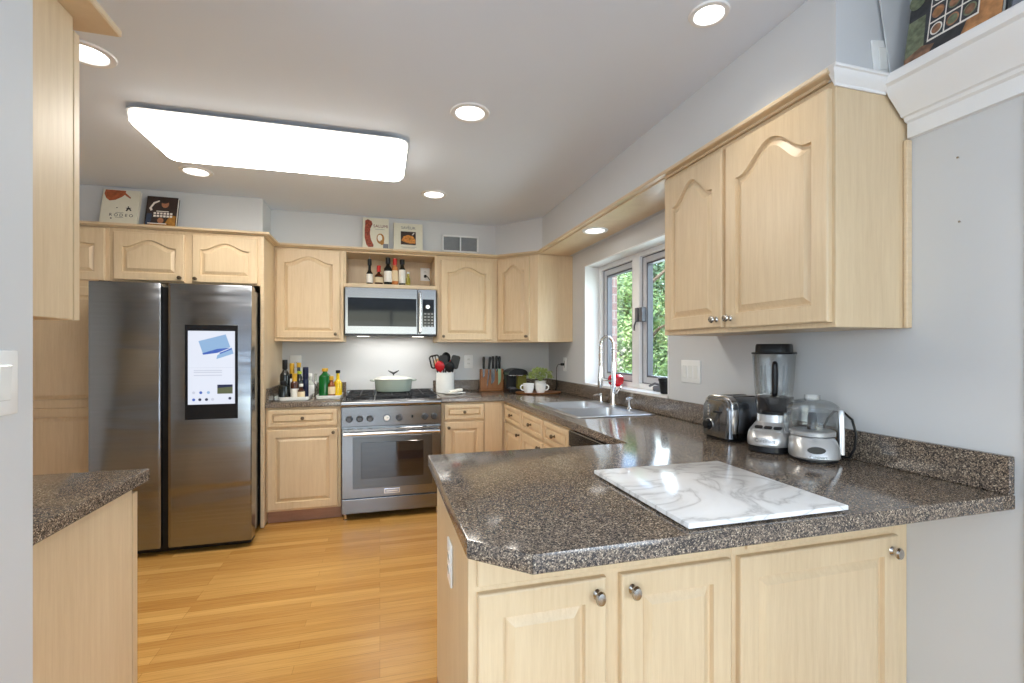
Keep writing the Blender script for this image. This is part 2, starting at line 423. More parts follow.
# window: white reveal, two grey casement sashes, glass
XG = 1.781
m = MB(); e = .008
m.box(XR-.003, XG, W1-e, W1, WZ0, WZ1).box(XR-.003, XG, W0, W0+e, WZ0, WZ1).box(XR-.003, XG, W0, W1, WZ1-e, WZ1).box(XR-.003, XG, W0, W1, WZ0, WZ0+.014)
win = struct(m.build('window_1', 'white'))
m = MB(); xa, xb = XG-.02, XG+.06
m.box(xa, xb, W1-.045, W1-e, WZ0+.014, WZ1-e, .003).box(xa, xb, W0+e, W0+.045, WZ0+.014, WZ1-e, .003).box(xa, xb, W0+.04, W1-.04, WZ1-.042, WZ1-e, .003).box(xa, xb, W0+.04, W1-.04, WZ0+.014, WZ0+.05, .003)
m.box(xa-.004, xb, 2.945, 3.042, WZ0+.03, WZ1-.02, .004)
m.build('window_frame', 'white', win)
for ya, yb in ((W0+.048, 2.942), (3.046, W1-.048)):
    m = MB(); za, zb = WZ0+.054, WZ1-.046; x0, x1 = XG+.004, XG+.05; w = .042
    m.box(x0, x1, ya, ya+w, za, zb, .004).box(x0, x1, yb-w, yb, za, zb, .004).box(x0, x1, ya+w, yb-w, za, za+w, .004).box(x0, x1, ya+w, yb-w, zb-w, zb, .004)
    m.mi = 1; q = .006
    m.box(x0-.002, x1+.002, ya-q, ya+.001, za-q, zb+q).box(x0-.002, x1+.002, yb-.001, yb+q, za-q, zb+q).box(x0-.002, x1+.002, ya, yb, zb-.001, zb+q).box(x0-.002, x1+.002, ya, yb, za-q, za+.001)
    m.box(x0+.006, x1+.001, ya+w-.001, ya+w+.012, za+w, zb-w).box(x0+.006, x1+.001, yb-w-.012, yb-w+.001, za+w, zb-w).box(x0+.006, x1+.001, ya+w, yb-w, zb-w-.012, zb-w+.001).box(x0+.006, x1+.001, ya+w, yb-w, za+w-.001, za+w+.012)
    sa = m.build('window_sash', ['sash','greyframe'], win)
    MB().box(XG+.03, XG+.034, ya+w+.012, yb-w-.012, za+w+.012, zb-w-.012).build('window_pane', 'pane', win)
m = MB(); m.box(XG-.03, XG+.006, 2.90, 2.938, 1.50, 1.60, .003).box(XG-.036, XG-.02, 2.948, 2.985, 1.50, 1.60, .003).tube([(XG-.036,2.965,1.51),(XG-.045,2.975,1.47),(XG-.04,2.985,1.44)], .006)
m.build('window_latch', 'greyframe', win)
m = MB(); m.box(XG-.05, XG-.01, 2.56, 2.74, WZ0+.014, WZ0+.05, .008).tube([(XG-.045,2.6,WZ0+.055),(XG-.08,2.66,WZ0+.07),(XG-.08,2.72,WZ0+.05)], .008)
m.build('window_crank', 'greyframe', win)
# outside wall of brick round the window, ground
m = MB(); x0, x1 = XR+.2, XR+.29
m.box(x0, x1, W1-.008, 7, -.6, 3.2).box(x0, x1, -3, W0+.008, -.6, 3.2).box(x0, x1, W0, W1, WZ1+.01, 3.2).box(x0, x1, W0, W1, -.6, WZ0-.02)
m.box(XR+.145, x0, W1, W1+.05, .9, 2.1).box(XR+.145, x0, W0-.05, W0, .9, 2.1).box(XR+.145, x0, W0, W1, WZ1, WZ1+.05).box(XR+.145, x0, W0, W1, WZ0-.05, WZ0)
struct(m.build('wall_exterior', 'brick'))
M['lawn'] = leafmat('lawn_grass', srgb(70,100,48), srgb(120,150,80))
struct(MB().box(XR+.3, 40, -25, 40, -.65, -.6).build('ground', 'lawn'))

# trees outside the window
M['bark'] = pm('tree_bark', srgb(92,78,66), .9, 0, .3, 8, 0, .5)
M['leafa'] = leafmat('bright_leaves', srgb(84,120,66), srgb(156,184,116))
M['leafb'] = leafmat('dark_leaves', srgb(66,98,72), srgb(122,154,114))
def tree(loc, h, rx, rz, zc, nleaf, size, leaf, label):
    r = thing('tree', label, 'tree', loc)
    m = MB(); m.tube([(0,0,0),(.05,0,h*.3),(0,.08,h*.6),(.05,.05,h*.92)], [.13,.1,.07,.02], 8)
    for k in range(7):
        a = k*2.4; z = h*(.25+.09*k); m.tube([(0,.03,z),(rx*.3*math.cos(a),rx*.45*math.sin(a),z+h*.1),(rx*.8*math.cos(a),rx*.8*math.sin(a),z+h*.13)], [.05,.03,.01], 6)
    m.build('trunk', 'bark', r, local=True)
    t = bmesh.new()
    blobs = []
    for _ in range(30):
        d = Vector((random.gauss(0,1), random.gauss(0,1), random.gauss(0,1))).normalized()*random.random()**.4*.68
        blobs.append((Vector((d.x*rx, d.y*rx, zc+d.z*rz*1.1)), random.uniform(.2,.32)*rx))
    for i in range(nleaf):
        c, br = random.choice(blobs); d = Vector((random.gauss(0,1), random.gauss(0,1), random.gauss(0,1))).normalized()
        p = c+d*br*random.uniform(.6,1)
        if p.z < .05: p.z = .05+random.random()*.3
        a = Vector((random.gauss(0,1), random.gauss(0,1), random.gauss(0,.6))).normalized(); b = a.cross(d+Vector((0,0,.3))).normalized(); s = size*random.uniform(.6,1.3)
        f = [t.verts.new(p+q) for q in (-a*s, -b*s*.45+a*s*.1, a*s, b*s*.45+a*s*.1)]; t.faces.new(f)
    mb = MB(); mb._in(t); mb.build('foliage', leaf, r, local=True)
tree((5.2,8.7,-.6), 4.4, 1.5, 1.7, 2.4, 11000, .05, 'leafa', 'bright green leafy tree outside the sash beside the brick edge')
tree((6.6,6.0,-.6), 3.8, 1.3, 1.5, 1.9, 10000, .05, 'leafa', 'pale green bushy tree outside behind the window mullion')
tree((7.6,12.7,-.6), 6.5, 2.3, 2.5, 3.6, 11000, .08, 'leafb', 'tall dark green tree outside, behind the bright leafy tree')
tree((10.5,8.4,-.6), 7.0, 2.3, 2.6, 3.8, 11000, .08, 'leafb', 'tall dark green tree outside seen through the sash beside the upper cabinet')
tree((12.0,15.8,-.6), 7.5, 2.6, 2.8, 4.0, 6500, .12, 'leafb', 'distant dark green tree far behind the bright leafy tree')
tree((4.1,5.1,-.6), 2.2, .9, .9, 1.2, 4000, .06, 'leafb', 'low green shrub outside below the window')

# ------------------------------------------------------------------ ceiling lights and vent
M['lens'] = emit('downlight_lens', (1,.97,.92), 2.2)
M['diffuser'] = emit('fluorescent_diffuser', (1,.95,.86), 5.8)
M['diffuser_edge'] = emit('fluorescent_edge', (1,.96,.88), .7)
def downlight(x, y, z, label, e=4, k=1.0):
    r = thing('recessed_light', label, 'ceiling light', (x,y,z), 0, 'recessed downlights')
    MB().lathe([(.066*k,-.001),(.070*k,-.007),(.090*k,-.006),(.094*k,0)], seg=40, cap=False).build('trim_ring', 'white', r, local=True)
    MB().lathe([(0,-.003),(.045*k,-.0045),(.067*k,-.002)], seg=40, cap=False).build('lens', 'lens', r, local=True)
    lamp('downlight_beam', 'SPOT', (x,y,z-.02), (0,0,0), e, KITCHEN_WARM, spot_size=math.radians(115), spot_blend=.8, shadow_soft_size=.06).parent = None
downlight(-1.083, 2.175, ZC, 'round recessed ceiling light half hidden by the hanging end cabinet')
downlight(-1.126, 3.424, ZC, 'round recessed ceiling light just behind the fluorescent fixture')
downlight(.415, 2.221, ZC, 'round recessed ceiling light beside the end of the fluorescent fixture')
downlight(.38, 3.458, ZC, 'round recessed ceiling light in front of the vent grille')
downlight(1.071, 1.35, ZC, 'round recessed ceiling light near the soffit above the peninsula', 4, .70)
downlight(1.43, 2.97, 2.1270, 'round recessed light in the wooden soffit above the window', 4, .95)

fl = thing('fluorescent_fixture', 'large rounded white fluorescent ceiling fixture glowing in the ceiling centre', 'ceiling light', (-.495,2.80,ZC))
MB().prism(rrect(-.643,.643,-.258,.258,.07,8), -.0235, -.0215).build('glow_shield', 'white', fl, local=True)  # opaque plate added to shield the ceiling from the diffuser's glow
base = rrect(-.640,.640,-.255,.255,.07,8)
MB().prism(rrect(-.56,.56,-.16,.16,.02,3), -.021, -.0005).build('fixture_base', 'white', fl, local=True)
L = [[(x,y,z) for x,y in inset(base, d)] for d, z in ((.03,-.024),(.004,-.025),(0,-.034),(.004,-.064),(.018,-.080),(.04,-.090))]
MB().loops(L[:4], cap1=False).build('diffuser_side', 'diffuser_edge', fl, local=True)
MB().loops(L[3:], cap0=False).build('diffuser', 'diffuser', fl, local=True)

v = thing('vent_grille', 'white wall vent with two grey louvred panels above the cabinets', 'vent', (.695,4.188,2.25))
m = MB(); m.box(-.165,-.15,-.012,0,-.075,.075,.002).box(.15,.165,-.012,0,-.075,.075,.002).box(-.165,.165,-.012,0,.06,.075,.002).box(-.165,.165,-.012,0,-.075,-.06,.002).box(-.006,.006,-.012,0,-.06,.06,.002)
m.build('vent_frame', 'white', v, local=True)
M['ventgrey'] = pm('vent_grey', srgb(150,152,154), .5, .2, .05, 40)
for x0, x1 in ((-.15,-.006),(.006,.15)):
    m = MB(); m.box(x0,x1,-.002,0,-.06,.06)
    for k in range(12): m.box(x0,x1,-.009,-.002,-.058+k*.01,-.055+k*.01)
    m.build('louvre_panel', 'ventgrey', v, local=True)
# ------------------------------------------------------------------ cabinets
def knob_mesh(xf, x, z, y0=-.02, r=.014, oval=1.0):
    m = MB(xf)
    m.lathe([(r*.75,0),(r*.6,.003),(r*.42,.006),(r*.42,.014),(r*.9,.018),(r,.023),(r*.8,.029),(0,.032)], seg=18, mat=T((x,y0,z)) @ R(90,'X') @ Matrix.Diagonal((1,oval,1,1)))
    return m
def face(W_): return T(W_)
def fronts(root, xf, items, kmat, kr=.014, oval=1.0):
    for it in items:
        kind, x, z, w, h = it['k'], it['x'], it['z'], it['w'], it['h']
        m = MB(xf)
        if kind == 'drawer': m.door(w, h, .02, 0, .028, ox=x, oz=z, field=.016)
        elif kind == 'panel': m.box(x, x+w, -.010, 0, z, z+h, .002)
        elif kind == 'door2':                       # two raised panels one above the other
            hs = it['split']; m.door(w, hs, .02, 0, .055, ox=x, oz=z); m.door(w, h-hs, .02, 0, .055, ox=x, oz=z+hs)
        else: m.door(w, h, .02, it.get('arch',0), it.get('fw',.055), ox=x, oz=z)
        d = m.build({'drawer':'drawer','panel':'apron_panel'}.get(kind,'door'), 'maple', root, 9)
        if it.get('knob'):
            knob_mesh(xf, it['knob'][0], it['knob'][1], r=kr, oval=oval).build('knob', kmat, d)
def cabinet(name, label, cat, xf, W, D, z0, z1, items, kmat='bronze', toe=0, kr=.013, oval=1.0, group=None, poly=None, well=False):
    base = xf @ Vector((W/2, D/2, 0)); r = thing(name, label, cat, (base.x, base.y, z0), 0, group)
    m = MB(xf); zz = z0+toe
    if poly: m.loops([[(x,y,zz) for x,y in poly], [(x,y,z1) for x,y in poly]])
    elif well: m.loops([[(x,y,z) for y,z in ((0,zz),(D,zz),(D,.72),(.055,.72),(.055,z1),(0,z1))] for x in (.0004,W-.0004)])
    else: m.box(.0004, W-.0004, 0, D, zz, z1, .0015)
    m.build('carcass', 'maple', r)
    if toe: MB(xf).box(.0004, W-.0004, .065, D, z0, zz).build('toe_kick', 'toe', r)
    fronts(r, xf, items, kmat, kr, oval)
    return r
YU = 4.128
A_ = dict(arch=.05)
cabinet('wall_cabinet', 'maple wall cabinet with one arched door between the fridge surround and the microwave', 'cabinet', T((-.8115,YU,0)), .523, .324, 1.371, 2.126,
        [dict(k='door', x=.0175, z=1.398, w=.478, h=.715, arch=.055, knob=(.462,1.432))])
cabinet('wall_cabinet', 'maple wall cabinet with one arched door between the microwave and the corner cabinet', 'cabinet', T((.4805,YU,0)), .5445, .324, 1.371, 2.126,
        [dict(k='door', x=.0315, z=1.39, w=.458, h=.70, arch=.055, knob=(.052,1.42))])
# diagonal corner cabinet
xfD = T((1.026,4.129,0)) @ R(-45)
wd = math.hypot(.285,.285)
def toD(x, y): q = xfD.inverted() @ Vector((x,y,0)); return (q.x, q.y)
cabinet('corner_cabinet', 'diagonal maple corner wall cabinet with one narrow arched door beside the window', 'cabinet', xfD, wd, .3, 1.371, 2.126,
        [dict(k='door', x=.012, z=1.39, w=.318, h=.715, arch=.06, fw=.05, knob=(.305,1.42))],
        poly=[toD(*p) for p in ((1.0265,4.129),(1.311,3.8445),(1.6345,3.8445),(1.6345,4.4525),(1.0265,4.4525))])
# open niche above the microwave
r = thing('niche_cabinet', 'open maple shelf niche above the microwave holding small bottles', 'cabinet', (.096,4.29,1.823))
m = MB(); x0, x1, y0, y1, z0, z1 = -.2875, .4795, YU, 4.452, 1.823, 2.126
m.box(x0,x0+.018,y0,y1,z0,z1,.001).box(x1-.018,x1,y0,y1,z0,z1,.001).box(x0+.018,x1-.018,y0,y1,z1-.012,z1).box(x0+.018,x1-.018,y1-.012,y1,z0,z1-.012)
m.build('carcass', 'maple', r)
MB().box(x0+.018,x1-.018,y0-.004,y1-.012,z0,z0+.036,.003).build('shelf', 'maple_trim', r)
# over-fridge and pantry
YF = 3.775
fcab = cabinet('fridge_cabinet', 'wide maple cabinet with two arched doors above the refrigerator', 'cabinet', T((-1.75,YF,0)), .918, .67, 1.765, 2.126,
        [dict(k='door', x=.029, z=1.776, w=.413, h=.324, arch=.05, fw=.05, knob=(.418,1.800)), dict(k='door', x=.490, z=1.775, w=.408, h=.330, arch=.05, fw=.05, knob=(.512,1.797))])
cabinet('pantry_cabinet', 'tall maple pantry cabinet beside the refrigerator, behind the hanging end cabinet', 'cabinet', T((-2.39,YF,0)), .6395, .67, 0, 2.126,
        [dict(k='door', x=.02, z=1.765, w=.60, h=.35, arch=.05), dict(k='door2', x=.02, z=.12, w=.60, h=1.60, split=.80)], toe=.1)
MB().box(-.831,-.8125,YF,4.452,.012,2.126,.002).build('side_panel', 'maple', fcab)
MB().box(-.834,-.8105,YF-.003,YF+.02,.012,2.126,.002).build('edge_strip', 'maple_trim', fcab)
# base cabinets on the range wall
YBF = 3.83
cabinet('base_cabinet', 'maple base cabinet with drawer and door between the refrigerator and the range', 'cabinet', T((-.810,YBF,0)), .522, .62, 0, .8735,
        [dict(k='drawer', x=.015, z=.731, w=.484, h=.124, knob=(.255,.792)), dict(k='door', x=.012, z=.115, w=.488, h=.592, knob=(.470,.678))], toe=.1)
cabinet('base_cabinet', 'maple base cabinet with drawer and door between the range and the corner', 'cabinet', T((.479,YBF,0)), .541, .62, 0, .8735,
        [dict(k='drawer', x=.024, z=.735, w=.326, h=.121, knob=(.187,.795)), dict(k='door', x=.026, z=.115, w=.323, h=.598, knob=(.058,.672)), dict(k='panel', x=.356, z=.10, w=.155, h=.772)], toe=.1)
# sink run along the window wall
XS = 1.020
for (ya, yb, kn, lab, gr) in ((3.806,3.315,'n','maple base cabinet in the window wall run next to the inside corner',None), (3.3145,2.8425,'n','maple base cabinet with drawer and door under the far sink bowl',None), (2.842,2.404,'f','maple base cabinet with drawer and door under the sink beside the dishwasher',None)):
    w = ya-yb; xf = T((XS,ya,0)) @ R(-90)
    cabinet('base_cabinet', lab, 'cabinet', xf, w, .61, 0, .8735,
        [dict(k='drawer', x=.018, z=.722, w=w-.03, h=.130, knob=(w/2,.787)), dict(k='door', x=.018, z=.115, w=w-.03, h=.585, knob=((w-.05) if kn == 'n' else .055,.665))], toe=.1, well=True)
dw = thing('dishwasher', 'stainless dishwasher between sink cabinets and peninsula', 'dishwasher', (1.33,2.09,0))
MB().box(1.03,1.63,1.795,2.402,.02,.8735,.003).build('body', 'steel_dark', dw)
MB().box(.998,1.028,1.798,2.400,.11,.77,.006).build('door', 'steel', dw)
MB().box(.996,1.028,1.798,2.400,.775,.866,.006).build('control_panel', 'steel', dw)
MB().tube([(.998,1.86,.735),(.965,1.86,.735),(.965,2.34,.735),(.998,2.34,.735)], .009).build('handle', 'steel', dw)

# wall cabinet on the window wall above the appliances
xf = T((1.337,2.006,0)) @ R(-90)
wcab = cabinet('wall_cabinet', 'big maple wall cabinet with two arched doors hanging above the toaster and blender', 'cabinet', xf, .8946, .2985, 1.371, 2.126,
        [dict(k='door', x=.030, z=1.392, w=.388, h=.714, arch=.085, knob=(.388,1.425)), dict(k='door', x=.440, z=1.387, w=.442, h=.716, arch=.085, knob=(.468,1.425))], 'nickel', kr=.015)
m = MB(); m.box(1.612,1.6345,1.098,1.1105,1.371,1.97,.002); m.build('scribe_strip', 'maple_trim', wcab)
# peninsula units
YP = 1.114
def pen(u): return ux(u, YP-.02)
a1, b1, a2, b2, a3, b3 = pen(478.5), pen(607), pen(622), pen(732), pen(741), pen(899)
div = (b2+a3)/2
ztop = .718
cabinet('peninsula_cabinet', 'pale maple peninsula cabinet with a pair of doors facing the dining side', 'cabinet', T((.203,YP,0)), div-.203, .631, 0, .8735,
        [dict(k='door', x=a1-.203, z=.13, w=b1-a1, h=ztop-.13, fw=.06, knob=(b1-.203-.028,ztop-.040)), dict(k='door', x=a2-.203, z=.13, w=b2-a2, h=ztop-.13, fw=.06, knob=(a2-.203+.030,ztop-.040)),
         dict(k='panel', x=a1-.203, z=ztop+.014, w=pen(728)-a1, h=.138)], 'nickel', .1, .014, 1.35)
cabinet('peninsula_cabinet', 'pale maple peninsula cabinet with a single wide door next to the wall', 'cabinet', T((div,YP,0)), 1.6345-div, .631, 0, .8735,
        [dict(k='door', x=a3-div, z=.13, w=b3-a3, h=ztop-.13, fw=.06, knob=(b3-div-.030,ztop-.045)), dict(k='panel', x=pen(750)-div, z=ztop+.014, w=pen(897)-pen(750), h=.138)], 'nickel', .1, .014, 1.35)
# cabinets seen from their end, hanging above and standing under the small counter by the partition
r = thing('end_cabinet', 'pale maple hanging cabinet seen from its plain end beside the light switch', 'cabinet', (-1.5,1.34,1.371))
MB().box(-2.38,-.742,1.2165,1.436,1.376,2.138,.002).build('carcass', 'maple', r)
for k in range(3): MB(T((-.743-.54*k,1.442,0)) @ R(180)).door(.52,.73,.026,.07,.055,ox=0,oz=1.377).build('door', 'maple', r, 9)
struct(MB().slab([(-2.38,1.2165),(-.668,1.2165),(-.668,1.50),(-2.38,1.50)], 2.139, 2.16, ch=.005).build('trim_4', 'maple_trim'))
r = thing('end_base_cabinet', 'pale maple base cabinet seen from its plain end under the small counter', 'cabinet', (-1.5,1.5,0))
MB().box(-2.38,-.745,1.2165,1.735,.0,.8735,.002).build('carcass', 'maple', r)
for k in range(3): MB(T((-.746-.54*k,1.742,0)) @ R(180)).door(.52,.73,.033,0,.055,ox=0,oz=.12).build('door', 'maple', r)

# ------------------------------------------------------------------ worktops
CT0, CT1 = .874, .914
w = thing('worktop', 'dark speckled wraparound worktop with sink and peninsula under the window', 'worktop', (1.3,2.5,CT0))
out = [(.479,4.452),(.479,3.804),(.993,3.804),(.993,1.754),(.171,1.754),(.171,.949),(.279,.846),(1.634,.846),(1.634,4.452)]
HX0, HX1, HY0, HY1 = 1.090, 1.478, 2.475, 3.215
MB().slab(out, CT0, CT1, [[(HX0,HY0),(HX1,HY0),(HX1,HY1),(HX0,HY1)]], .004).build('top', 'stone', w)
m = MB(); m.box(1.614,1.634,.846,4.430,CT1+.0002,1.016,.002).box(.479,1.634,4.432,4.452,CT1+.0002,1.016,.002)
m.build('backsplash', 'stone', w)
w = thing('worktop', 'short dark speckled worktop holding the bottle trays beside the range', 'worktop', (-.55,4.1,CT0))
MB().slab([(-.8085,4.452),(-.8085,3.804),(-.289,3.804),(-.289,4.452)], CT0, CT1).build('top', 'stone', w)
m = MB(); m.box(-.8085,-.79,3.83,4.43,CT1+.0002,1.016,.002).box(-.8085,-.289,4.432,4.452,CT1+.0002,1.016,.002)
m.build('backsplash', 'stone', w)
w = thing('worktop', 'small brownish speckled counter end beside the partition wall', 'worktop', (-1.5,1.5,CT0))
MB().slab([(-2.38,1.2165),(-.726,1.2165),(-.726,1.803),(-2.38,1.803)], CT0, CT1).build('top', 'stone', w)

# ------------------------------------------------------------------ sink and taps
s = thing('sink', 'stainless double-bowl drop-in sink in the worktop below the window', 'sink', (1.29,2.85,CT1))
m = MB(); hole = lambda a,b,c,d: [(a,c),(b,c),(b,d),(a,d)]
m.slab(rrect(1.062,1.585,2.452,3.248,.03), CT1+.0003, CT1+.006, [rrect(1.095,1.472,2.480,2.838,.03)[::-1], rrect(1.095,1.472,2.868,3.210,.03)[::-1]], .003)
m.build('rim', 'sinksteel', s)
for a, b in ((2.480,2.838),(2.868,3.210)):
    m = MB(); L = [[(x,y,z) for x,y in rrect(1.095+d,1.472-d,a+d,b-d,.03)] for d, z in ((0,CT1+.005),(.003,CT1-.01),(.008,.76),(.03,.735))]
    m.loops(L, cap0=False); m.lathe([(.035,.7355),(.03,.738),(0,.737)], (1.283,(a+b)/2,0)); m.build('bowl', 'sinksteel', s)
f = thing('faucet', 'tall chrome spring pull-down faucet standing behind the sink', 'faucet', (1.548,2.93,CT1+.006)); bx, by, bz = 1.548, 2.93, CT1+.0062
MB().lathe([(.030,0),(.030,.006),(.022,.012),(.019,.05),(.019,.13),(.014,.14),(.014,.30),(0,.30)], (bx,by,bz)).build('post', 'chrome', f)
arc = [(bx,by,bz+.30)]+[(bx-.044+.044*math.cos(PI*k/14), by+.02*(1-math.cos(PI*k/14))*.5, bz+.41+.065*math.sin(PI*k/14)) for k in range(15)]+[(bx-.088,by+.02,bz+.36),(bx-.088,by+.02,bz+.27)]
MB().tube(arc, .0085).build('hose', 'nickel', f)
P = [Vector(p) for p in arc]; sp = []
for i in range(len(P)-1):
    d = (P[i+1]-P[i]); n = max(2, int(d.length/.0032))
    a = d.cross(Vector((0,1,0))).normalized(); b_ = a.cross(d).normalized()
    for k in range(n):
        th = 2*PI*(len(sp)/7.0); sp.append(P[i]+d*k/n+.0112*(a*math.cos(th)+b_*math.sin(th)))
MB().tube(sp, .0026, 5).build('spring', 'chrome', f)
MB().lathe([(.011,.0),(.013,-.03),(.017,-.07),(.019,-.13),(.016,-.15),(0,-.15)][::-1], (bx-.088,by+.02,bz+.27)).build('spray_head', 'chrome', f)
MB().tube([(bx,by,bz+.165),(bx-.04,by+.01,bz+.17),(bx-.072,by+.02,bz+.17)], .006).build('holder_arm', 'chrome', f)
MB().tube([(bx,by,bz+.085),(bx+.004,by-.045,bz+.09),(bx+.01,by-.09,bz+.135)], [.012,.009,.006]).build('lever', 'chrome', f)
f = thing('soap_dispenser', 'short chrome soap pump beside the faucet, farther from the peninsula', 'dispenser', (1.55,3.12,CT1+.006))
MB().lathe([(.018,0),(.018,.005),(.012,.01),(.010,.045),(.014,.05),(.014,.066),(0,.068)], (1.55,3.12,CT1+.0062)).build('pump', 'chrome', f)
MB().tube([(1.55,3.12,CT1+.062),(1.52,3.125,CT1+.064),(1.495,3.13,CT1+.058)], .005).build('spout', 'chrome', f)
f = thing('sprayer_valve', 'small mushroom-topped chrome sink valve between faucet and peninsula', 'tap', (1.55,2.715,CT1+.006))
MB().lathe([(.020,0),(.020,.005),(.010,.012),(.0085,.05),(.010,.058)], (1.55,2.715,CT1+.0062)).build('stem', 'chrome', f)
MB().lathe([(.010,.058),(.022,.062),(.024,.070),(.012,.077),(0,.078)], (1.55,2.715,CT1+.0062)).build('cap', 'chrome', f)
# ------------------------------------------------------------------ refrigerator
fr = thing('refrigerator', 'wide dark stainless side-by-side refrigerator with a tablet screen', 'refrigerator', (-1.27,3.9,0))
MB().box(-1.70,-.845,3.54,4.36,.03,1.715,.006).build('body', 'steel_dark', fr)
m = MB(); m.box(-1.69,-.83,3.50,3.60,.012,.048,.003)
for x in (-1.66,-.86): m.lathe([(.02,0),(.02,.012)], (x,3.56,0))
m.build('toe_grille', 'black', fr)
MB().box(-1.330,-1.285,3.475,3.538,.055,1.70).build('handle_recess', 'black', fr)
for xa, xb in ((-1.705,-1.330),(-1.285,-.8137)):
    m = MB(); m.slab([(xa,3.532),(xa,3.447),(xa+.006,3.443),(xb-.006,3.443),(xb,3.447),(xb,3.532)], .052, 1.7227, ch=.003)
    d = m.build('door', 'steel_dark', fr)
    m = MB()
    if xa < -1.5: m.box(xb-.012,xb+.002,3.447,3.48,.06,1.715,.002)
    else: m.box(xa-.002,xa+.014,3.4425,3.48,.06,1.715,.002)
    m.build('handle_edge', 'steel', d)
for x in (-.90,-1.70): MB().box(x,x+.065,3.535,3.60,1.7227,1.738,.004).build('hinge_cover', 'black', fr)
sc = MB().box(-1.194,-.893,3.4405,3.4435,.856,1.462,.0012).build('touchscreen', 'blackgloss', fr)
M['scr_bg'] = emit('screen_white', srgb(226,232,246), 0.398, .03); M['scr_blue'] = emit('screen_blue', srgb(150,186,224), 0.374, .03)
M['scr_deep'] = emit('screen_deep_blue', srgb(70,104,190), 0.374, .03); M['scr_grey'] = emit('screen_grey', srgb(206,212,226), 0.374, .03)
M['scr_photo'] = emit('screen_photo', srgb(104,112,84), 0.328, .03); M['scr_dark'] = emit('screen_dark', srgb(44,52,84), 0.328, .03)
m = MB(); X0, X1, Z0, Z1 = -1.177, -.910, .952, 1.424; yy = 3.4402
m.box(X0,X1,yy,3.4406,Z0,Z1)
def sp_(mi, pts, lay=1):
    m.mi = mi; q = [(X0+(X1-X0)*a, Z1-(Z1-Z0)*b) for a, b in pts]
    m.loops([[(x,yy-.0001*lay,z) for x,z in q],[(x,yy,z) for x,z in q]])
sp_(4, [(.03,.5),(.97,.5),(.97,.503),(.03,.503)])
sp_(1, [(.22,.14),(.80,.045),(.90,.22),(.32,.32)]); sp_(2, [(.30,.305),(.62,.245),(.90,.23),(.62,.30),(.32,.325)],2); sp_(1, [(.62,.33),(.93,.225),(.97,.31),(.6,.385)]); sp_(2, [(.66,.30),(.93,.235),(.94,.25),(.68,.315)],2)
for b in (.535,.56,.60): sp_(4, [(.12,b),(.72,b),(.72,b+.012),(.12,b+.012)])
sp_(3, [(.62,.735),(.95,.735),(.95,.86),(.62,.86)]); sp_(5, [(.62,.735),(.95,.735),(.95,.765),(.62,.78)],2)
def dot(a, b, mi): sp_(mi, [(a+.034*math.cos(t*PI/6), b+.019*math.sin(t*PI/6)) for t in range(12)])
for a, b, mi in ((.12,.84,4),(.27,.84,2),(.43,.84,1),(.12,.935,2),(.25,.935,5),(.39,.935,5),(.52,.935,4),(.89,.925,5)): dot(a, b, mi)
m.build('display', ['scr_bg','scr_blue','scr_deep','scr_photo','scr_grey','scr_dark'], sc)

# ------------------------------------------------------------------ range
rg = thing('range', 'stainless steel gas range with knobs and oven window under the microwave', 'range', (.095,4.1,0))
RX0, RX1 = -.283, .4735
MB().box(RX0,RX1,3.795,4.445,.055,.905,.003).build('body', 'steel', rg)
MB().box(RX0,RX1,3.80,4.445,.905,.916,.003).build('cooktop', 'steel_dark', rg)
m = MB(); m.tube([(RX0+.004,3.766,.890),(RX1-.004,3.766,.890)], .026, 14).box(RX0,RX1,3.765,3.81,.886,.915,.003); m.build('bullnose_rail', 'steel', rg)
cp = MB().box(RX0,RX1,3.772,3.797,.715,.876,.004).build('control_panel', 'steel', rg)
for u in (349.3,359.7,370,399.2,425,434.3):
    x = ux(u,3.765); m = MB(); m.lathe([(.026,0),(.026,.006),(.021,.010),(.019,.034),(.016,.038),(0,.038)], seg=24, mat=T((x,3.772,.776)) @ R(90,'X')); m.box(x-.003,x+.003,3.730,3.737,.760,.793,.001)
    m.build('knob', 'knobdark', rg)
x = ux(386.9,3.765); m = MB(); m.lathe([(.027,0),(.027,.008),(.024,.012),(0,.012)], seg=28, mat=T((x,3.772,.776)) @ R(90,'X')); m.mi = 1; m.lathe([(.021,.0122),(0,.0126)], seg=24, mat=T((x,3.772,.776)) @ R(90,'X'))
m.mi = 2; m.box(x-.001,x+.012,3.7588,3.7594,.775,.778); m.build('clock_dial', ['steel','whiteplastic','black'], rg)
x = ux(412.3,3.765); m = MB(); m.box(x-.006,x+.006,3.766,3.773,.769,.790,.002); m.build('light_switch', 'black', rg)
od = MB().box(RX0+.004,RX1-.004,3.758,3.794,.172,.702,.005).build('oven_door', 'steel', rg)
m = MB(); m.box(RX0+.085,RX1-.075,3.7555,3.760,.245,.640,.002); m.build('window_surround', 'ovensteel', od)
M['ovenglass'] = pm('oven_glass', (.012,.012,.014), .05, 0, .3, 4, 1)
m = MB(); m.box(-.139,.330,3.7525,3.757,.318,.595,.0015); m.build('oven_window', 'ovenglass', od)
m = MB(); m.tube([(RX0+.02,3.715,.668),(RX1-.02,3.715,.668)], .013, 14)
for x in (RX0+.05, RX1-.05): m.tube([(x,3.715,.668),(x,3.76,.668)], .009)
m.build('handle', 'chrome', od)
m = MB(); m.box(.032,.150,3.7545,3.759,.195,.232,.001); m.mi = 1; m.box(.038,.144,3.7535,3.7547,.201,.226); m.mi = 0; m.box(.048,.134,3.7530,3.7537,.210,.217); m.build('badge', ['chrome','steel_dark'], od)
MB().box(RX0+.004,RX1-.004,3.762,3.795,.056,.166,.004).build('kick_panel', 'steel', rg)
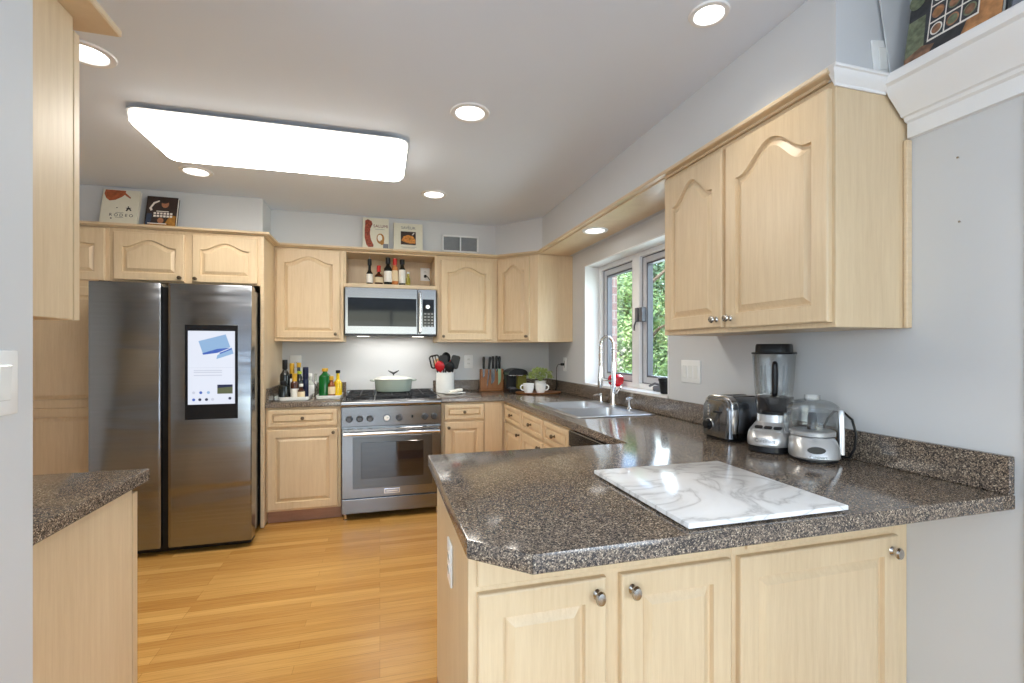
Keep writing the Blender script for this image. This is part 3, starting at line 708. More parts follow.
for x in (RX0+.03, RX1-.03): MB().lathe([(.016,0),(.016,.008),(.011,.012),(.011,.056)], (x,3.80,0)).build('foot', 'chrome', rg)
MB().box(RX0,RX1,4.40,4.445,.916,.945,.003).build('back_trim', 'steel', rg)
for xa, xb in ((RX0+.03,-.045),(-.035,.225),(.235,RX1-.03)):
    m = MB(); z0, z1 = .930, .946; t_ = .010
    for x in (xa, (xa+xb)/2-t_/2, xb-t_): m.box(x,x+t_,3.83,4.38,z0,z1,.002)
    for y in (3.83,3.965,4.10,4.235,4.37): m.box(xa,xb,y,y+t_,z0,z1,.002)
    for cy in (3.965,4.24):
        for a in (45,135): m.box(-.09,.09,-.005,.005,z0,z1,.002, mat=T(((xa+xb)/2,cy,0)) @ R(a))
    for x in (xa, xb-t_):
        for y in (3.83, 4.37): m.box(x,x+t_,y,y+t_,.916,z0)
    m.build('grate', 'iron', rg)
    for cy in (3.965,4.24):
        MB().lathe([(.045,0),(.045,.006),(.032,.008),(.032,.013),(.02,.0135),(0,.0135)], ((xa+xb)/2,cy,.9162)).build('burner', 'iron', rg)

# ------------------------------------------------------------------ microwave
mw = thing('microwave', 'stainless over-the-range microwave with black door glass', 'microwave', (.095,4.25,1.42))
MX0, MX1, MY, MZ0, MZ1 = -.276, .466, 4.06, 1.421, 1.818
MB().box(MX0,MX1,MY+.03,4.45,MZ0+.004,MZ1,.003).build('body', 'steel_dark', mw)
xh = ux(417.5,MY)
d = MB().box(MX0,xh,MY,MY+.029,MZ0+.012,MZ1,.004).build('door', 'steel', mw)
MB().box(ux(347.8,MY),ux(416.4,MY),MY-.002,MY+.01,vz(380,326.3,MY),vz(380,298,MY),.001).build('door_glass', 'blackgloss', d)
m = MB(); hx = ux(420,MY-.03); m.tube([(hx,MY,MZ1-.03),(hx,MY-.035,MZ1-.035),(hx,MY-.035,MZ0+.035),(hx,MY,MZ0+.03)], .011, 12); m.build('handle', 'chrome', d)
cpn = MB().box(xh+.001,MX1,MY,MY+.029,MZ0+.012,MZ1,.004).build('control_panel', 'steel', mw)
m = MB(); cx0, cx1 = ux(422.5,MY), ux(434,MY); m.box(cx0,cx1,MY-.002,MY+.01,vz(428,326.8,MY),vz(428,299.5,MY),.001); m.build('keypad', 'blackgloss', cpn)
M['keygrey'] = pm('key_grey', srgb(150,152,156), .4)
m = MB()
for i in range(3):
    for j in range(5): x = cx0+.014+i*.029; z = 1.50+j*.026; m.box(x,x+.018,MY-.0026,MY-.0015,z,z+.010)
m.build('button_row', 'keygrey', cpn)
MB().lathe([(.020,0),(.020,.010),(.016,.014),(0,.014)], seg=24, mat=T(((cx0+cx1)/2-.005,MY-.002,1.668)) @ R(90,'X')).build('dial', 'chrome', cpn)
MB().box(MX0,MX1,MY+.005,4.40,MZ0,MZ0+.010,.002).build('vent_base', 'black', mw)
M['hoodlens'] = emit('hood_lamp_lens', (1,.95,.85), 2)
for x in (-.14,.33):
    MB().box(x-.05,x+.05,4.28,4.33,MZ0-.002,MZ0+.002,.001).build('hood_lamp', 'hoodlens', mw)
lamp('hood_light', 'AREA', (.095,4.24,MZ0-.006), (0,0,0), .9, (1,.97,.92), shape='RECTANGLE', size=.55, size_y=.16)

# ------------------------------------------------------------------ switches and outlets
def plate(name, label, cat, loc, rotz, w, h, gangs, kind, group=None, tilt=0):
    r = thing(name, label, cat, loc, math.radians(rotz), group)
    if tilt: r.rotation_euler = (0, math.radians(tilt), math.radians(rotz))
    MB().box(-w/2,w/2,-.006,0,-h/2,h/2,.003,2).build('face_plate', 'whiteplastic', r, local=True)
    for g in range(gangs):
        cx = (g-(gangs-1)/2)*.046
        if kind == 'rocker':
            MB().box(cx-.016,cx+.016,-.009,-.006,-.034,.034,.002,mat=T((0,0,0)) @ R(2,'X')).build('rocker', 'ceramic', r, local=True)
        else:
            for z in (-.02,.02):
                m = MB(); m.prism([(cx+.017*math.cos(a*PI/8),.014*math.sin(a*PI/8)) for a in range(16)], .006, .008, mat=T((0,0,z)) @ R(90,'X')); m.mi = 1
                for dx in (-.006,.006): m.box(cx+dx-.0012,cx+dx+.0012,-.0085,-.0078,z-.002,z+.006)
                m.build('socket', ['ceramic','black'], r, local=True)
    return r
plate('light_switch', 'three-gang white rocker switch plate on the wall above the toaster', 'switch', (XR-.0003,2.206,1.183), -90, .163, .124, 3, 'rocker')
plate('light_switch', 'single white rocker switch on the end of the partition wall', 'switch', (-.6947,1.123,1.238), 90, .075, .124, 1, 'rocker')
plate('wall_outlet', 'white wall outlet between the utensil crock and the knife block', 'outlet', (.818,YB-.0003,1.19), 0, .085, .125, 1, 'socket')
plate('wall_outlet', 'white outlet plate partly hidden behind the dark bottles', 'outlet', (-.705,YB-.0003,1.17), 0, .09, .17, 1, 'socket')
plate('wall_outlet', 'white wall outlet with a black plug near the window corner', 'outlet', (XR-.0003,4.02,1.17), -90, .075, .125, 1, 'socket')
plate('wall_outlet', 'white outlet on the back of the niche above the microwave', 'outlet', (.405,4.4395,2.005), 0, .085, .12, 1, 'socket')
plate('wall_outlet', 'white outlet on the end panel of the peninsula', 'outlet', (.2028,1.395,.672), -90, .075, .125, 1, 'socket')
plate('wall_outlet', 'white outlet plate above the crown shelf next to the leaning cookbook', 'outlet', (1.517,1.1115,2.215), 0, .072, .115, 1, 'rocker', tilt=-8)
c = thing('plug_cord', 'black plug and cord hanging from the outlet near the window corner', 'cord', (XR-.009,4.02,1.17))
MB().box(-.035,-.0005,-.012,.012,-.012,.012,.004).build('plug', 'black', c, local=True)
MB().tube([(-.035,0,0),(-.06,.005,-.004),(-.07,.012,-.03),(-.065,.03,-.12),(-.04,.08,-.2),(-.05,.1,-.246)], .0035, 6).build('cable', 'black', c, local=True)
c = thing('plug_cord', 'short black plug and cord in the niche above the microwave', 'cord', (.405,4.4305,1.985))
MB().box(-.012,.012,-.03,-.0005,-.012,.012,.004).build('plug', 'black', c, local=True)
MB().tube([(0,-.03,0),(.015,-.045,-.005),(.04,-.05,-.04),(.043,-.045,-.08),(.035,-.03,-.122)], .0035, 6).build('cable', 'black', c, local=True)
# ------------------------------------------------------------------ things on the peninsula worktop
CZ = CT1+.0003
b = thing('marble_board', 'large white veined marble pastry board on the peninsula worktop', 'board', (.855,1.085,CZ))
MB().slab([(.633,.862),(1.075,.862),(1.088,1.327),(.636,1.327)], CZ+.005, CZ+.017, ch=.002).build('slab', 'marble', b)
m = MB()
for x in (.66,1.05):
    for y in (.89,1.30): m.lathe([(.012,0),(.012,.005)], (x,y,CZ), 16)
m.build('foot', 'whiteplastic', b)

# toaster: control end towards -x
t = thing('toaster', 'brushed chrome two-slice toaster with a round dial', 'toaster', (1.50,1.725,CZ)); TX0, TX1, TY0, TY1, TH = 1.392, 1.607, 1.640, 1.806, .186
m = MB(); prof = []
for y, z in rrect(TY0, TY1, -.1, TH, .045, 8):
    if z >= 0: prof.append((y,z))
arc = sorted([(y,z) for y,z in prof], key=lambda p: math.atan2(p[1]-.05, p[0]-(TY0+TY1)/2))
arch = [(TY0,.014)]+[p for p in arc if True][::-1]+[(TY1,.014)]
arch = [(TY1,.014)]+sorted([p for p in prof if p[1] > .1], key=lambda p: -p[0])+[(TY0,.014)]
cy = (TY0+TY1)/2
def sec(x, k): return [(x, cy+(y-cy)*k, .014+(z-.014)*k+CZ) for y,z in arch]
m.loops([sec(TX0+.012,.93),sec(TX0+.016,.985),sec(TX0+.03,1),sec(TX1-.03,1),sec(TX1-.012,.985),sec(TX1,.93)])
m.build('shell', 'steel_dark', t)
m = MB(); m.loops([sec(TX0,.83),sec(TX0+.004,.90),sec(TX0+.014,.93)]); m.build('control_face', 'steel', t)
m = MB(); m.loops([sec(TX0+.022,1.012),sec(TX0+.024,1.022),sec(TX0+.052,1.022),sec(TX0+.054,1.012)]); m.build('chrome_band', 'chrome', t)
m = MB()
for y in (cy-.032, cy+.032): m.box(TX0+.06,TX1-.03,y-.014,y+.014,CZ+TH-.001,CZ+TH+.0015)
m.build('bread_slot', 'black', t)
MB().box(TX0+.015,TX1-.01,TY0+.012,TY1-.012,CZ,CZ+.015,.004).build('base', 'black', t)
m = MB(); m.lathe([(.024,0),(.024,.004),(.019,.006),(.018,.022),(.015,.024),(0,.024)], seg=24, mat=T((TX0+.001,cy+.030,CZ+.062)) @ R(-90,'Y')); m.build('dial', 'black', t)
m = MB(); m.lathe([(.026,0),(.026,.003),(.024,.004)], seg=28, mat=T((TX0+.0005,cy+.030,CZ+.062)) @ R(-90,'Y'), cap=False); m.build('dial_ring', 'chrome', t)
MB().box(TX0-.0005,TX0+.004,cy-.034,cy-.030,CZ+.04,CZ+.145).build('lever_slot', 'black', t)
MB().box(TX0-.018,TX0+.002,cy-.045,cy-.015,CZ+.118,CZ+.126,.003).build('lever', 'black', t)
for k in range(4): MB().lathe([(.005,0),(.005,.003),(0,.004)], seg=12, mat=T((TX0+.0008,cy+.034,CZ+.105+.013*k)) @ R(-90,'Y')).build('button', 'chrome', t)

# blender
BX, BY = 1.522, 1.531
bl = thing('blender', 'silver blender with clear jar and dark lid beside the toaster', 'blender', (BX,BY,CZ), math.radians(-55))
# local frame: -y is the control side, the jar stands over the origin
def oct_(w, y0, y1, r, z): return [(x,y,z) for x,y in rrect(-w/2,w/2,y0,y1,r,6)]
MB().loops([oct_(.138,-.165,.062,.05,.0),oct_(.144,-.172,.066,.055,.004),oct_(.142,-.170,.065,.055,.026)]).build('foot_base', 'black', bl, local=True)
MB().loops([oct_(.146,-.174,.066,.055,.0262),oct_(.150,-.179,.068,.058,.034),oct_(.149,-.177,.067,.058,.060),oct_(.144,-.158,.064,.052,.080),oct_(.130,-.080,.064,.045,.102),oct_(.124,-.063,.062,.045,.108),oct_(.122,-.061,.061,.045,.138)]).build('motor_base', 'silver', bl, local=True)
xf = T((0,-.119,.0915)) @ R(16,'X')
m = MB(xf); m.box(-.052,.052,-.024,.022,-.004,.0012,.001); m.build('control_panel', 'silver', bl, local=True)
m = MB(xf)
for x in (-.034,0,.034): m.prism([(x+a,b_) for a,b_ in rrect(-.014,.014,-.012,.012,.006,3)], .0011, .0045)
m.build('button_row', 'black', bl, local=True)
M['marking'] = pm('grey_marking', srgb(110,110,112), .4)
text_obj('Cuisinart', .020, T((0,-.1792,.049)) @ R(90,'X'), 'marking', 'wordmark', bl)
def sq(w, r, z, oy=0): return [(x,y+oy,z) for x,y in rrect(-w/2,w/2,-w/2,w/2,r,5)]
MB().loops([sq(.116,.04,.138),sq(.122,.04,.145),sq(.130,.04,.185),sq(.136,.04,.208),sq(.132,.04,.210)]).build('jar_collar', 'smoke', bl, local=True)
MB().loops([sq(.126,.035,.2102),sq(.136,.035,.25),sq(.150,.034,.385),sq(.152,.034,.388),sq(.145,.032,.386),sq(.131,.032,.25),sq(.120,.032,.214)], cap0=False, cap1=False).build('jar', 'clear', bl, local=True)
for a in (0,90,180,270): MB().box(-.004,.004,-.062,-.056,.22,.34,.002, mat=R(a+45)).build('jar_rib', 'clear', bl, local=True)
m = MB(); m.lathe([(.020,.2105),(.012,.216),(.008,.226),(0,.227)])
for a in (0,90,180,270): m.box(.004,.040,-.006,.006,.222,.2235, mat=R(a+20) @ R(-18,'Y'))
m.build('blade', 'chrome', bl, local=True)
MB().loops([sq(.154,.036,.3882),sq(.156,.036,.391),sq(.154,.036,.395),sq(.132,.034,.396),sq(.128,.034,.424),sq(.122,.032,.430)]).build('lid', 'black', bl, local=True)
hm = MB(R(12)); hm.tube([(0,-.060,.222),(0,-.080,.235),(0,-.086,.30),(0,-.083,.345),(0,-.072,.352)], [.010,.011,.012,.011,.009], 10); hm.build('handle', 'black', bl, local=True)

bl.scale = (.955,.955,.955)
# food processor
FX, FY = 1.490, 1.330
fp = thing('food_processor', 'small silver food processor with clear round bowl in front of the blender', 'food processor', (FX,FY,CZ), math.radians(-30))
def ov(w, d, z, oy=0, r=.06): return [(x,y+oy,z) for x,y in rrect(-w/2,w/2,-d/2,d/2,r,6)]
MB().loops([ov(.134,.150,0,-.012),ov(.140,.156,.002,-.012),ov(.140,.156,.010,-.012)]).build('foot_base', 'black', fp, local=True)
MB().loops([ov(.144,.164,.0102,-.012,.065),ov(.148,.170,.016,-.014,.066),ov(.146,.164,.045,-.011,.066),ov(.140,.142,.068,-.002),ov(.132,.132,.078),ov(.128,.128,.082)]).build('motor_base', 'silver', fp, local=True)
m = MB(T((-.018,-.0945,.045)) @ R(84,'X')); m.prism([(.028*math.cos(a*PI/12),.012*math.sin(a*PI/12)) for a in range(24)], -.002, .002); m.build('control_panel', 'black', fp, local=True)
text_obj('Cuisinart', .015, T((-.014,-.0995,.022)) @ R(90,'X'), 'marking', 'wordmark', fp)
MB().lathe([(.058,.0822),(.071,.086),(.072,.098),(.068,.102)], seg=40).build('bowl_ring', 'silver', fp, local=True)
MB().lathe([(.064,.1022),(.075,.108),(.079,.170),(.080,.172),(.077,.172),(.072,.112)], seg=40, cap=False).build('bowl', 'clear', fp, local=True)
MB().lathe([(.016,.103),(.014,.15),(.010,.163),(0,.163)]).build('spindle', 'smoke', fp, local=True)
m = MB()
for a in (0,180): m.box(.010,.062,-.008,.008,.118,.1195, mat=R(a+35) @ R(-6,'Y'))
m.build('blade', 'chrome', fp, local=True)
MB().lathe([(.082,.1722),(.083,.180),(.078,.190),(.060,.204),(.034,.210),(0,.211)], seg=40, cap=False).build('lid', 'clear', fp, local=True)
MB().loops([[(x,y,z) for x,y in rrect(-.024,.024,-.016,.016,.010,4)] for z in (.206,.226)]).build('feed_tube', 'clear', fp, local=True)
m = MB(R(-6)); m.loops([[(x,y,z) for x,y in rrect(.079,.096,-.016*w_,.016*w_,.004,2)] for z, w_ in ((.02,1.0),(.09,.95),(.15,.7),(.172,.55),(.176,.4))]); m.build('handle', 'silver', fp, local=True)
m = MB(R(195)); m.tube([(.079,0,.168),(.096,0,.162),(.098,0,.13),(.092,0,.10),(.078,0,.094)], .006); m.build('bowl_grip', 'clear', fp, local=True)
c = thing('power_cord', 'black power cord looping up behind the food processor', 'cord', (1.60,1.30,CZ))
MB().tube([(1.606,1.43,CZ+.0045),(1.607,1.40,CZ+.06),(1.607,1.37,CZ+.13),(1.607,1.345,CZ+.16),(1.607,1.31,CZ+.165),(1.607,1.275,CZ+.14),(1.607,1.26,CZ+.09),(1.606,1.265,CZ+.04),(1.600,1.28,CZ+.0045),(1.598,1.31,CZ+.0045)], .0040, 8).build('cable', 'black', c)

# ------------------------------------------------------------------ on and around the range
M['sage'] = pm('sage_enamel', srgb(158,170,158), .18, 0, .04, 6, .4)
M['creamlid'] = pm('pale_enamel', srgb(214,216,208), .2, 0, .02, 6, .3)
d = thing('dutch_oven', 'oval sage green dutch oven on the centre grate of the range', 'pot', (.112,4.14,.9465)); o = (.112,4.14,.9468)
MB().lathe([(.128,0),(.142,.006),(.150,.03),(.156,.10),(.160,.104),(.152,.104),(.146,.03),(0,.012)], o, 44, 1, .78).build('pot_body', 'sage', d)
MB().lathe([(.161,.1045),(.162,.109),(.150,.118),(.10,.130),(.04,.137),(0,.138)], o, 44, 1, .78).build('pot_lid', 'creamlid', d)
for sg in (-1,1):
    MB().tube([(o[0]+sg*.150,o[1]-.035,o[2]+.094),(o[0]+sg*.182,o[1]-.028,o[2]+.098),(o[0]+sg*.188,o[1],o[2]+.098),(o[0]+sg*.182,o[1]+.028,o[2]+.098),(o[0]+sg*.150,o[1]+.035,o[2]+.094)], .007).build('pot_handle', 'sage', d)
m = MB(); m.tube([(o[0],o[1],o[2]+.136),(o[0],o[1],o[2]+.150)], .006); m.sphere((o[0],o[1],o[2]+.156), .010, (1.3,.8,.8))
for sg in (-1,1): m.tube([(o[0],o[1],o[2]+.156),(o[0]+sg*.022,o[1],o[2]+.166),(o[0]+sg*.045,o[1],o[2]+.180)], [.008,.007,.003], 8)
m.build('bird_knob', 'iron', d)

u = thing('utensil_crock', 'white cylindrical crock full of cooking utensils beside the range', 'crock', (.575,4.31,CZ)); ux_, uy_ = .575, 4.31
MB().lathe([(.078,0),(.084,.004),(.084,.172),(.087,.176),(.087,.184),(.080,.184),(.078,.176),(.078,.012),(0,.012)], (ux_,uy_,CZ), 36).build('crock_body', 'ceramic', u)
M['red'] = pm('red_silicone', srgb(196,24,34), .35, 0, .06, 30); M['spoonwood'] = wood('beech', srgb(196,150,104), srgb(222,182,136), .5)
M['pinkred'] = pm('faded_red_plastic', srgb(206,96,92), .4, 0, .05, 30)
def utensil(name, label, dx, dy, top, head, mat, hmat='black', face=(.15,1)):
    r = thing(name, label, 'utensil', (ux_,uy_,CZ+.02), 0, 'utensils in the crock')
    p0 = Vector((dx*.35,dy*.35,.0)); p1 = Vector((dx,dy,top))
    dirv = (p1-p0).normalized()
    yv = Vector((face[0],face[1],0)); yv = (yv-dirv*yv.dot(dirv)).normalized(); xv = yv.cross(dirv); X = T(p1) @ Matrix((xv,yv,dirv)).transposed().to_4x4()
    MB().tube([p0, p0.lerp(p1,.5), p1], [.006,.007,.005], 8).build('handle', hmat, r, local=True)
    m = MB(X)
    if head == 'spatula': m.loops([[(x,y,z) for x,z in rrect(-.040,.040,-.02,.105,.020,4)] for y in (-.002,.002)])
    elif head == 'frame':
        P = rrect(-.042,.042,-.005,.105,.020,4); m.tube([(x,0,z) for x,z in P]+[(P[0][0],0,P[0][1])], .007, 8)
        for x in (-.012,.012): m.tube([(x,0,0),(x,0,.10)], .0045, 6)
    elif head == 'spoon': m.sphere((0,0,.035), .042, (1,.32,1.2), 16)
    elif head == 'ladle': m.lathe([(0,-.03),(.022,-.022),(.034,0),(.036,.012),(.032,.012),(.02,-.016),(0,-.024)], (0,0,.03), 20, mat=R(60,'X'))
    elif head == 'tip': m.sphere((0,0,.01), .020, (1,.7,1.5), 12)
    m.build('head', mat, r, local=True)
utensil('slotted_turner', 'black slotted turner leaning out of the crock over the range', -.078, .016, .212, 'frame', 'black')
utensil('spatula', 'black spatula standing upright at the middle of the crock', -.014, -.002, .215, 'spatula', 'black')
utensil('ladle', 'black ladle rising highest out of the crock', .012, .040, .262, 'spoon', 'black')
utensil('pointed_turner', 'black turner leaning from the crock towards the outlet', .080, -.002, .215, 'spatula', 'black')
utensil('black_spoon', 'black cooking spoon low at the front of the crock', .030, -.052, .180, 'spoon', 'black')
utensil('red_spatula', 'bright red spatula low in the crock nearest the range', -.048, -.034, .186, 'spoon', 'red', 'red')
utensil('wooden_spoon', 'wooden spoon at the back of the crock', -.052, .052, .205, 'spoon', 'spoonwood', 'spoonwood')
utensil('faded_spatula', 'faded pink-red spatula leaning out beside the pointed turner', .060, .045, .195, 'spoon', 'pinkred', 'spoonwood')
s = thing('spoon_rest', 'small white ceramic spoon rest in front of the utensil crock', 'spoon rest', (.61,4.10,CZ))
MB().lathe([(.058,0),(.075,.006),(.082,.014),(.078,.014),(.055,.006),(0,.005)], (.61,4.10,CZ), 30, 1, .75).build('dish', 'ceramic', s)
MB().box(.66,.725,4.085,4.115,CZ+.007,CZ+.016,.004).build('tab', 'ceramic', s)
s = thing('rolled_cloth', 'small rolled white cloth lying on the spoon rest', 'cloth', (.63,4.11,CZ+.012))
MB().tube([(.585,4.085,CZ+.025),(.62,4.10,CZ+.029),(.66,4.115,CZ+.034),(.70,4.125,CZ+.034)], [.009,.013,.014,.013], 12).build('roll', 'paper', s)

k = thing('knife_block', 'upright wooden magnetic knife block with five knives near the corner', 'knife block', (1.03,4.36,CZ))
M['acacia'] = wood('acacia_wood', srgb(120,74,38), srgb(168,112,64), .4, (30,30,1.2))
KX0, KX1 = ux(480.5,4.34), ux(503.5,4.34)
m = MB(); m.box(KX0,KX1,4.335,4.385,CZ+.012,CZ+.205,.003); m.build('block_board', 'acacia', k)
MB().box(KX0-.004,KX1+.004,4.315,4.40,CZ,CZ+.012,.003).build('block_base', 'acacia', k)
M['greenblade'] = pm('green_coated_blade', srgb(150,186,150), .3, .3, .04, 30)
def knife(label, u, tip_v, w, tilt, mat='steel', hh=.115):
    x = ux(u,4.33); ztop = CZ+.208; L = ztop-vz(u,tip_v,4.33)
    r = thing('knife', label, 'knife', (x,4.3315,ztop-L)); X = T((0,0,L)) @ R(tilt,'Y')
    m = MB(X); m.loops([[(a,y,z) for a,z in ((-w/2,.0),(w/2,0),(w/2,-L*.55),(w*.35,-L*.8),(-w/2+.002,-L))] for y in (-.001,.001)]); m.build('blade', mat, r, local=True)
    m = MB(X); m.loops([[(a,y,z) for a,y in rrect(-.012*q,.012*q,-.009*q,.009*q,.005,3)] for z, q in ((.001,.8),(.008,1),(hh*.5,.92),(hh*.85,1.1),(hh,.8))]); m.build('handle', 'black', r, local=True)
knife('small pointed knife at the range end of the wooden knife block', 483.8, 378, .020, 0)
knife('long thin honing steel slanting across the front of the knife block', 489.0, 388, .012, 6, 'steel')
knife('broad chef knife in the middle of the wooden knife block', 493.0, 384.5, .036, 0, 'steel', .12)
knife('knife with pale green blade on the wooden knife block', 499.5, 385, .028, 0, 'greenblade', .12)
knife('slim steel knife on the back slope of the knife block between two wider ones', 496.6, 372, .014, 0, 'steel', .125)

cm = thing('coffee_machine', 'compact black capsule coffee machine with olive side panel beside the knife block', 'coffee machine', (1.20,4.20,CZ))
M['olive'] = pm('olive_green_panel', srgb(112,108,30), .3, 0, .06, 20)
x0, x1 = ux(508,4.13), ux(527,4.13); y0, y1 = 4.10, 4.30
MB().box(x0,x1,y0,y1,CZ,CZ+.03,.006).build('base', 'black', cm)
MB().box(x0+.005,x1-.005,y0+.10,y1,CZ+.03,CZ+.175,.008).build('body', 'black', cm)
m = MB(); hw = (x1-x0)/2; P = [(x0+hw-hw*1.0*math.cos(a*PI/14), CZ+.160+.058*math.sin(a*PI/14)**.7 if 0 < a < 14 else CZ+.160) for a in range(15)]
m.loops([[(x,y,z) for x,z in P] for y in (y0+.0,y0+.012,y1)]); m.build('head', 'black', cm)
MB().box(x0-.001,x1-.05,y0-.002,y0+.01,CZ+.152,CZ+.158,.001).build('chrome_strip', 'chrome', cm)
MB().box(x1-.085,x1-.004,y0+.03,y0+.10,CZ+.03,CZ+.158,.004).build('side_panel', 'olive', cm)
MB().box(x0+.02,x0+.075,y0+.004,y0+.095,CZ+.03,CZ+.045,.003).build('drip_tray', 'greyframe', cm)
MB().lathe([(.012,0),(.010,-.02),(0,-.02)][::-1], (x0+.05,y0+.05,CZ+.160), 14).build('spout', 'black', cm)

tr = thing('wooden_tray', 'round wooden tray carrying the two white mugs and a plant', 'tray', (1.365,3.99,CZ))
MB().lathe([(.185,0),(.205,.004),(.210,.012),(.206,.014),(.188,.009),(0,.008)], (1.365,3.99,CZ), 48, 1, .72).build('tray_body', 'acacia', tr)
def mug(label, x, y, ang):
    r = thing('mug', label, 'mug', (x,y,CZ+.0095), math.radians(ang), 'white mugs on the wooden tray')
    MB().lathe([(.030,0),(.036,.004),(.046,.04),(.050,.082),(.0505,.085),(.046,.085),(.040,.03),(.028,.006),(0,.006)], seg=32).build('cup', 'ceramic', r, local=True)
    MB().tube([(.047,0,.070),(.064,0,.070),(.074,0,.058),(.072,0,.040),(.058,0,.028),(.043,0,.026)], .0055, 10).build('handle', 'ceramic', r, local=True)
mug('white mug with its handle towards the coffee machine', ux(528.5,3.93), 3.93, 185)
mug('white mug with its handle towards the window wall', ux(540.5,3.915), 3.915, -35)
pl = thing('potted_plant', 'small bushy pale green plant in a white pot behind the mugs', 'plant', (1.395,4.02,CZ+.0095)); PX, PY, PZ = 1.395, 4.02, CZ+.0097
MB().lathe([(.034,0),(.040,.004),(.050,.095),(.052,.10),(.047,.10),(.044,.085),(0,.085)], (PX,PY,PZ), 28).build('pot', 'ceramic', pl)
M['plantleaf'] = leafmat('pale_plant_leaf', srgb(104,130,62), srgb(196,206,128))
m = MB()
for i in range(26):
    a = i*2.4; r_ = .02+.075*math.sqrt(i/26); m.tube([(PX,PY,PZ+.085),(PX+r_*.5*math.cos(a),PY+r_*.4*math.sin(a),PZ+.14),(PX+r_*math.cos(a),PY+r_*.8*math.sin(a),PZ+.175+.02*math.sin(i))], .0015, 5)
m.build('stems', 'plantleaf', pl)
t_ = bmesh.new()
for i in range(460):
    a = random.uniform(0,2*PI); e_ = random.uniform(-.35,1.4); rr = random.uniform(.6,1)
    c_ = Vector((PX+.125*rr*math.cos(a)*math.cos(e_), PY+.085*rr*math.sin(a)*math.cos(e_), PZ+.145+.075*rr*math.sin(e_)))
    d_ = Vector((random.gauss(0,1),random.gauss(0,1),random.gauss(.3,.7))).normalized(); b_ = d_.cross(Vector((random.gauss(0,1),random.gauss(0,1),random.gauss(0,1)))).normalized(); L_ = random.uniform(.011,.018)
    t_.faces.new([t_.verts.new(c_+q) for q in (-d_*L_, -b_*L_*.42, d_*L_, b_*L_*.42)])
mb = MB(); mb._in(t_); mb.build('leaves', 'plantleaf', pl)

# window sill
M['redgloss'] = pm('red_glaze', srgb(204,14,36), .18, 0, .06, 12, .4)
o = thing('red_ornament', 'round glossy red ornament on the window sill behind the faucet', 'ornament', (1.695,3.17,WZ0+.0145))
m = MB(); m.lathe([(.0,.0),(.03,.001),(.052,.018),(.061,.045),(.055,.072),(.034,.090),(.012,.086),(0,.080)], (1.695,3.17,WZ0+.0145), 32); m.build('body', 'redgloss', o)
m = MB(); m.tube([(1.695,3.17,WZ0+.092),(1.694,3.172,WZ0+.115),(1.688,3.18,WZ0+.128)], [.005,.004,.004], 8)
for a in range(5): m.tube([(1.695,3.17,WZ0+.097),(1.695+.018*math.cos(a*1.26),3.17+.018*math.sin(a*1.26),WZ0+.106)], [.005,.002], 6)
m.build('stem', 'leafa', o)
o = thing('small_pot', 'small black flower pot at the end of the window sill', 'pot', (1.70,2.536,WZ0+.0145))
MB().lathe([(.030,0),(.034,.003),(.044,.080),(.048,.082),(.048,.098),(.043,.098),(.040,.08),(0,.078)], (1.70,2.536,WZ0+.0145), 28).build('pot_body', 'black', o)
MB().lathe([(.0405,.082),(.02,.088),(0,.09)], (1.70,2.536,WZ0+.0145), 20).build('soil', 'bark', o)
# ------------------------------------------------------------------ bottles on trays beside the range
def tray(label, x0, x1, y0, y1):
    r = thing('serving_tray', label, 'tray', ((x0+x1)/2,(y0+y1)/2,CZ), 0, 'white trays under the bottles')
    P = rrect(x0,x1,y0,y1,.03,5)
    MB().loops([[(x,y,CZ+z) for x,y in inset(P,d)] for d, z in ((.012,0),(.004,.004),(-.002,.024),(-.002,.030),(.004,.030),(.010,.012))]).build('tray_body', 'ceramic', r)
    return r
tray('white rectangular tray crowded with dark bottles beside the fridge panel', ux(278,3.88),ux(308.5,3.88),3.88,4.16)
tray('white rectangular tray with green and yellow bottles next to the range', ux(315.5,3.93),-.294,3.93,4.22)
tray('narrow white tray end against the fridge panel', -.7855,-.750,4.0,4.22)
def bmat(n, c, rough=.08): M[n] = pm(n, c, rough, 0, .08, 15, .12, 0, .35); return n
bmat('dark_glass', (.010,.012,.010)); bmat('navy_glass', (.012,.016,.05), .2); bmat('green_glass', srgb(18,98,40)); bmat('amber_glass', srgb(128,62,20)); bmat('yellow_liquid', srgb(222,186,22))
bmat('gold_foil', srgb(204,160,50), .35); bmat('brown_sauce', srgb(70,34,18)); bmat('pale_liquid', srgb(196,200,190)); bmat('white_label', srgb(236,234,228), .5); bmat('cream_label', srgb(226,206,170), .5)
bmat('red_cap', srgb(190,38,30), .3); bmat('rose_vinegar', srgb(196,126,72)); bmat('lime_cap', srgb(178,196,60), .4); bmat('olive_oil', srgb(150,140,40)); bmat('blue_tint', srgb(70,90,130))
M['clearglass'] = glassy('clear_bottle_glass', (.86,.89,.86), .02, .35)
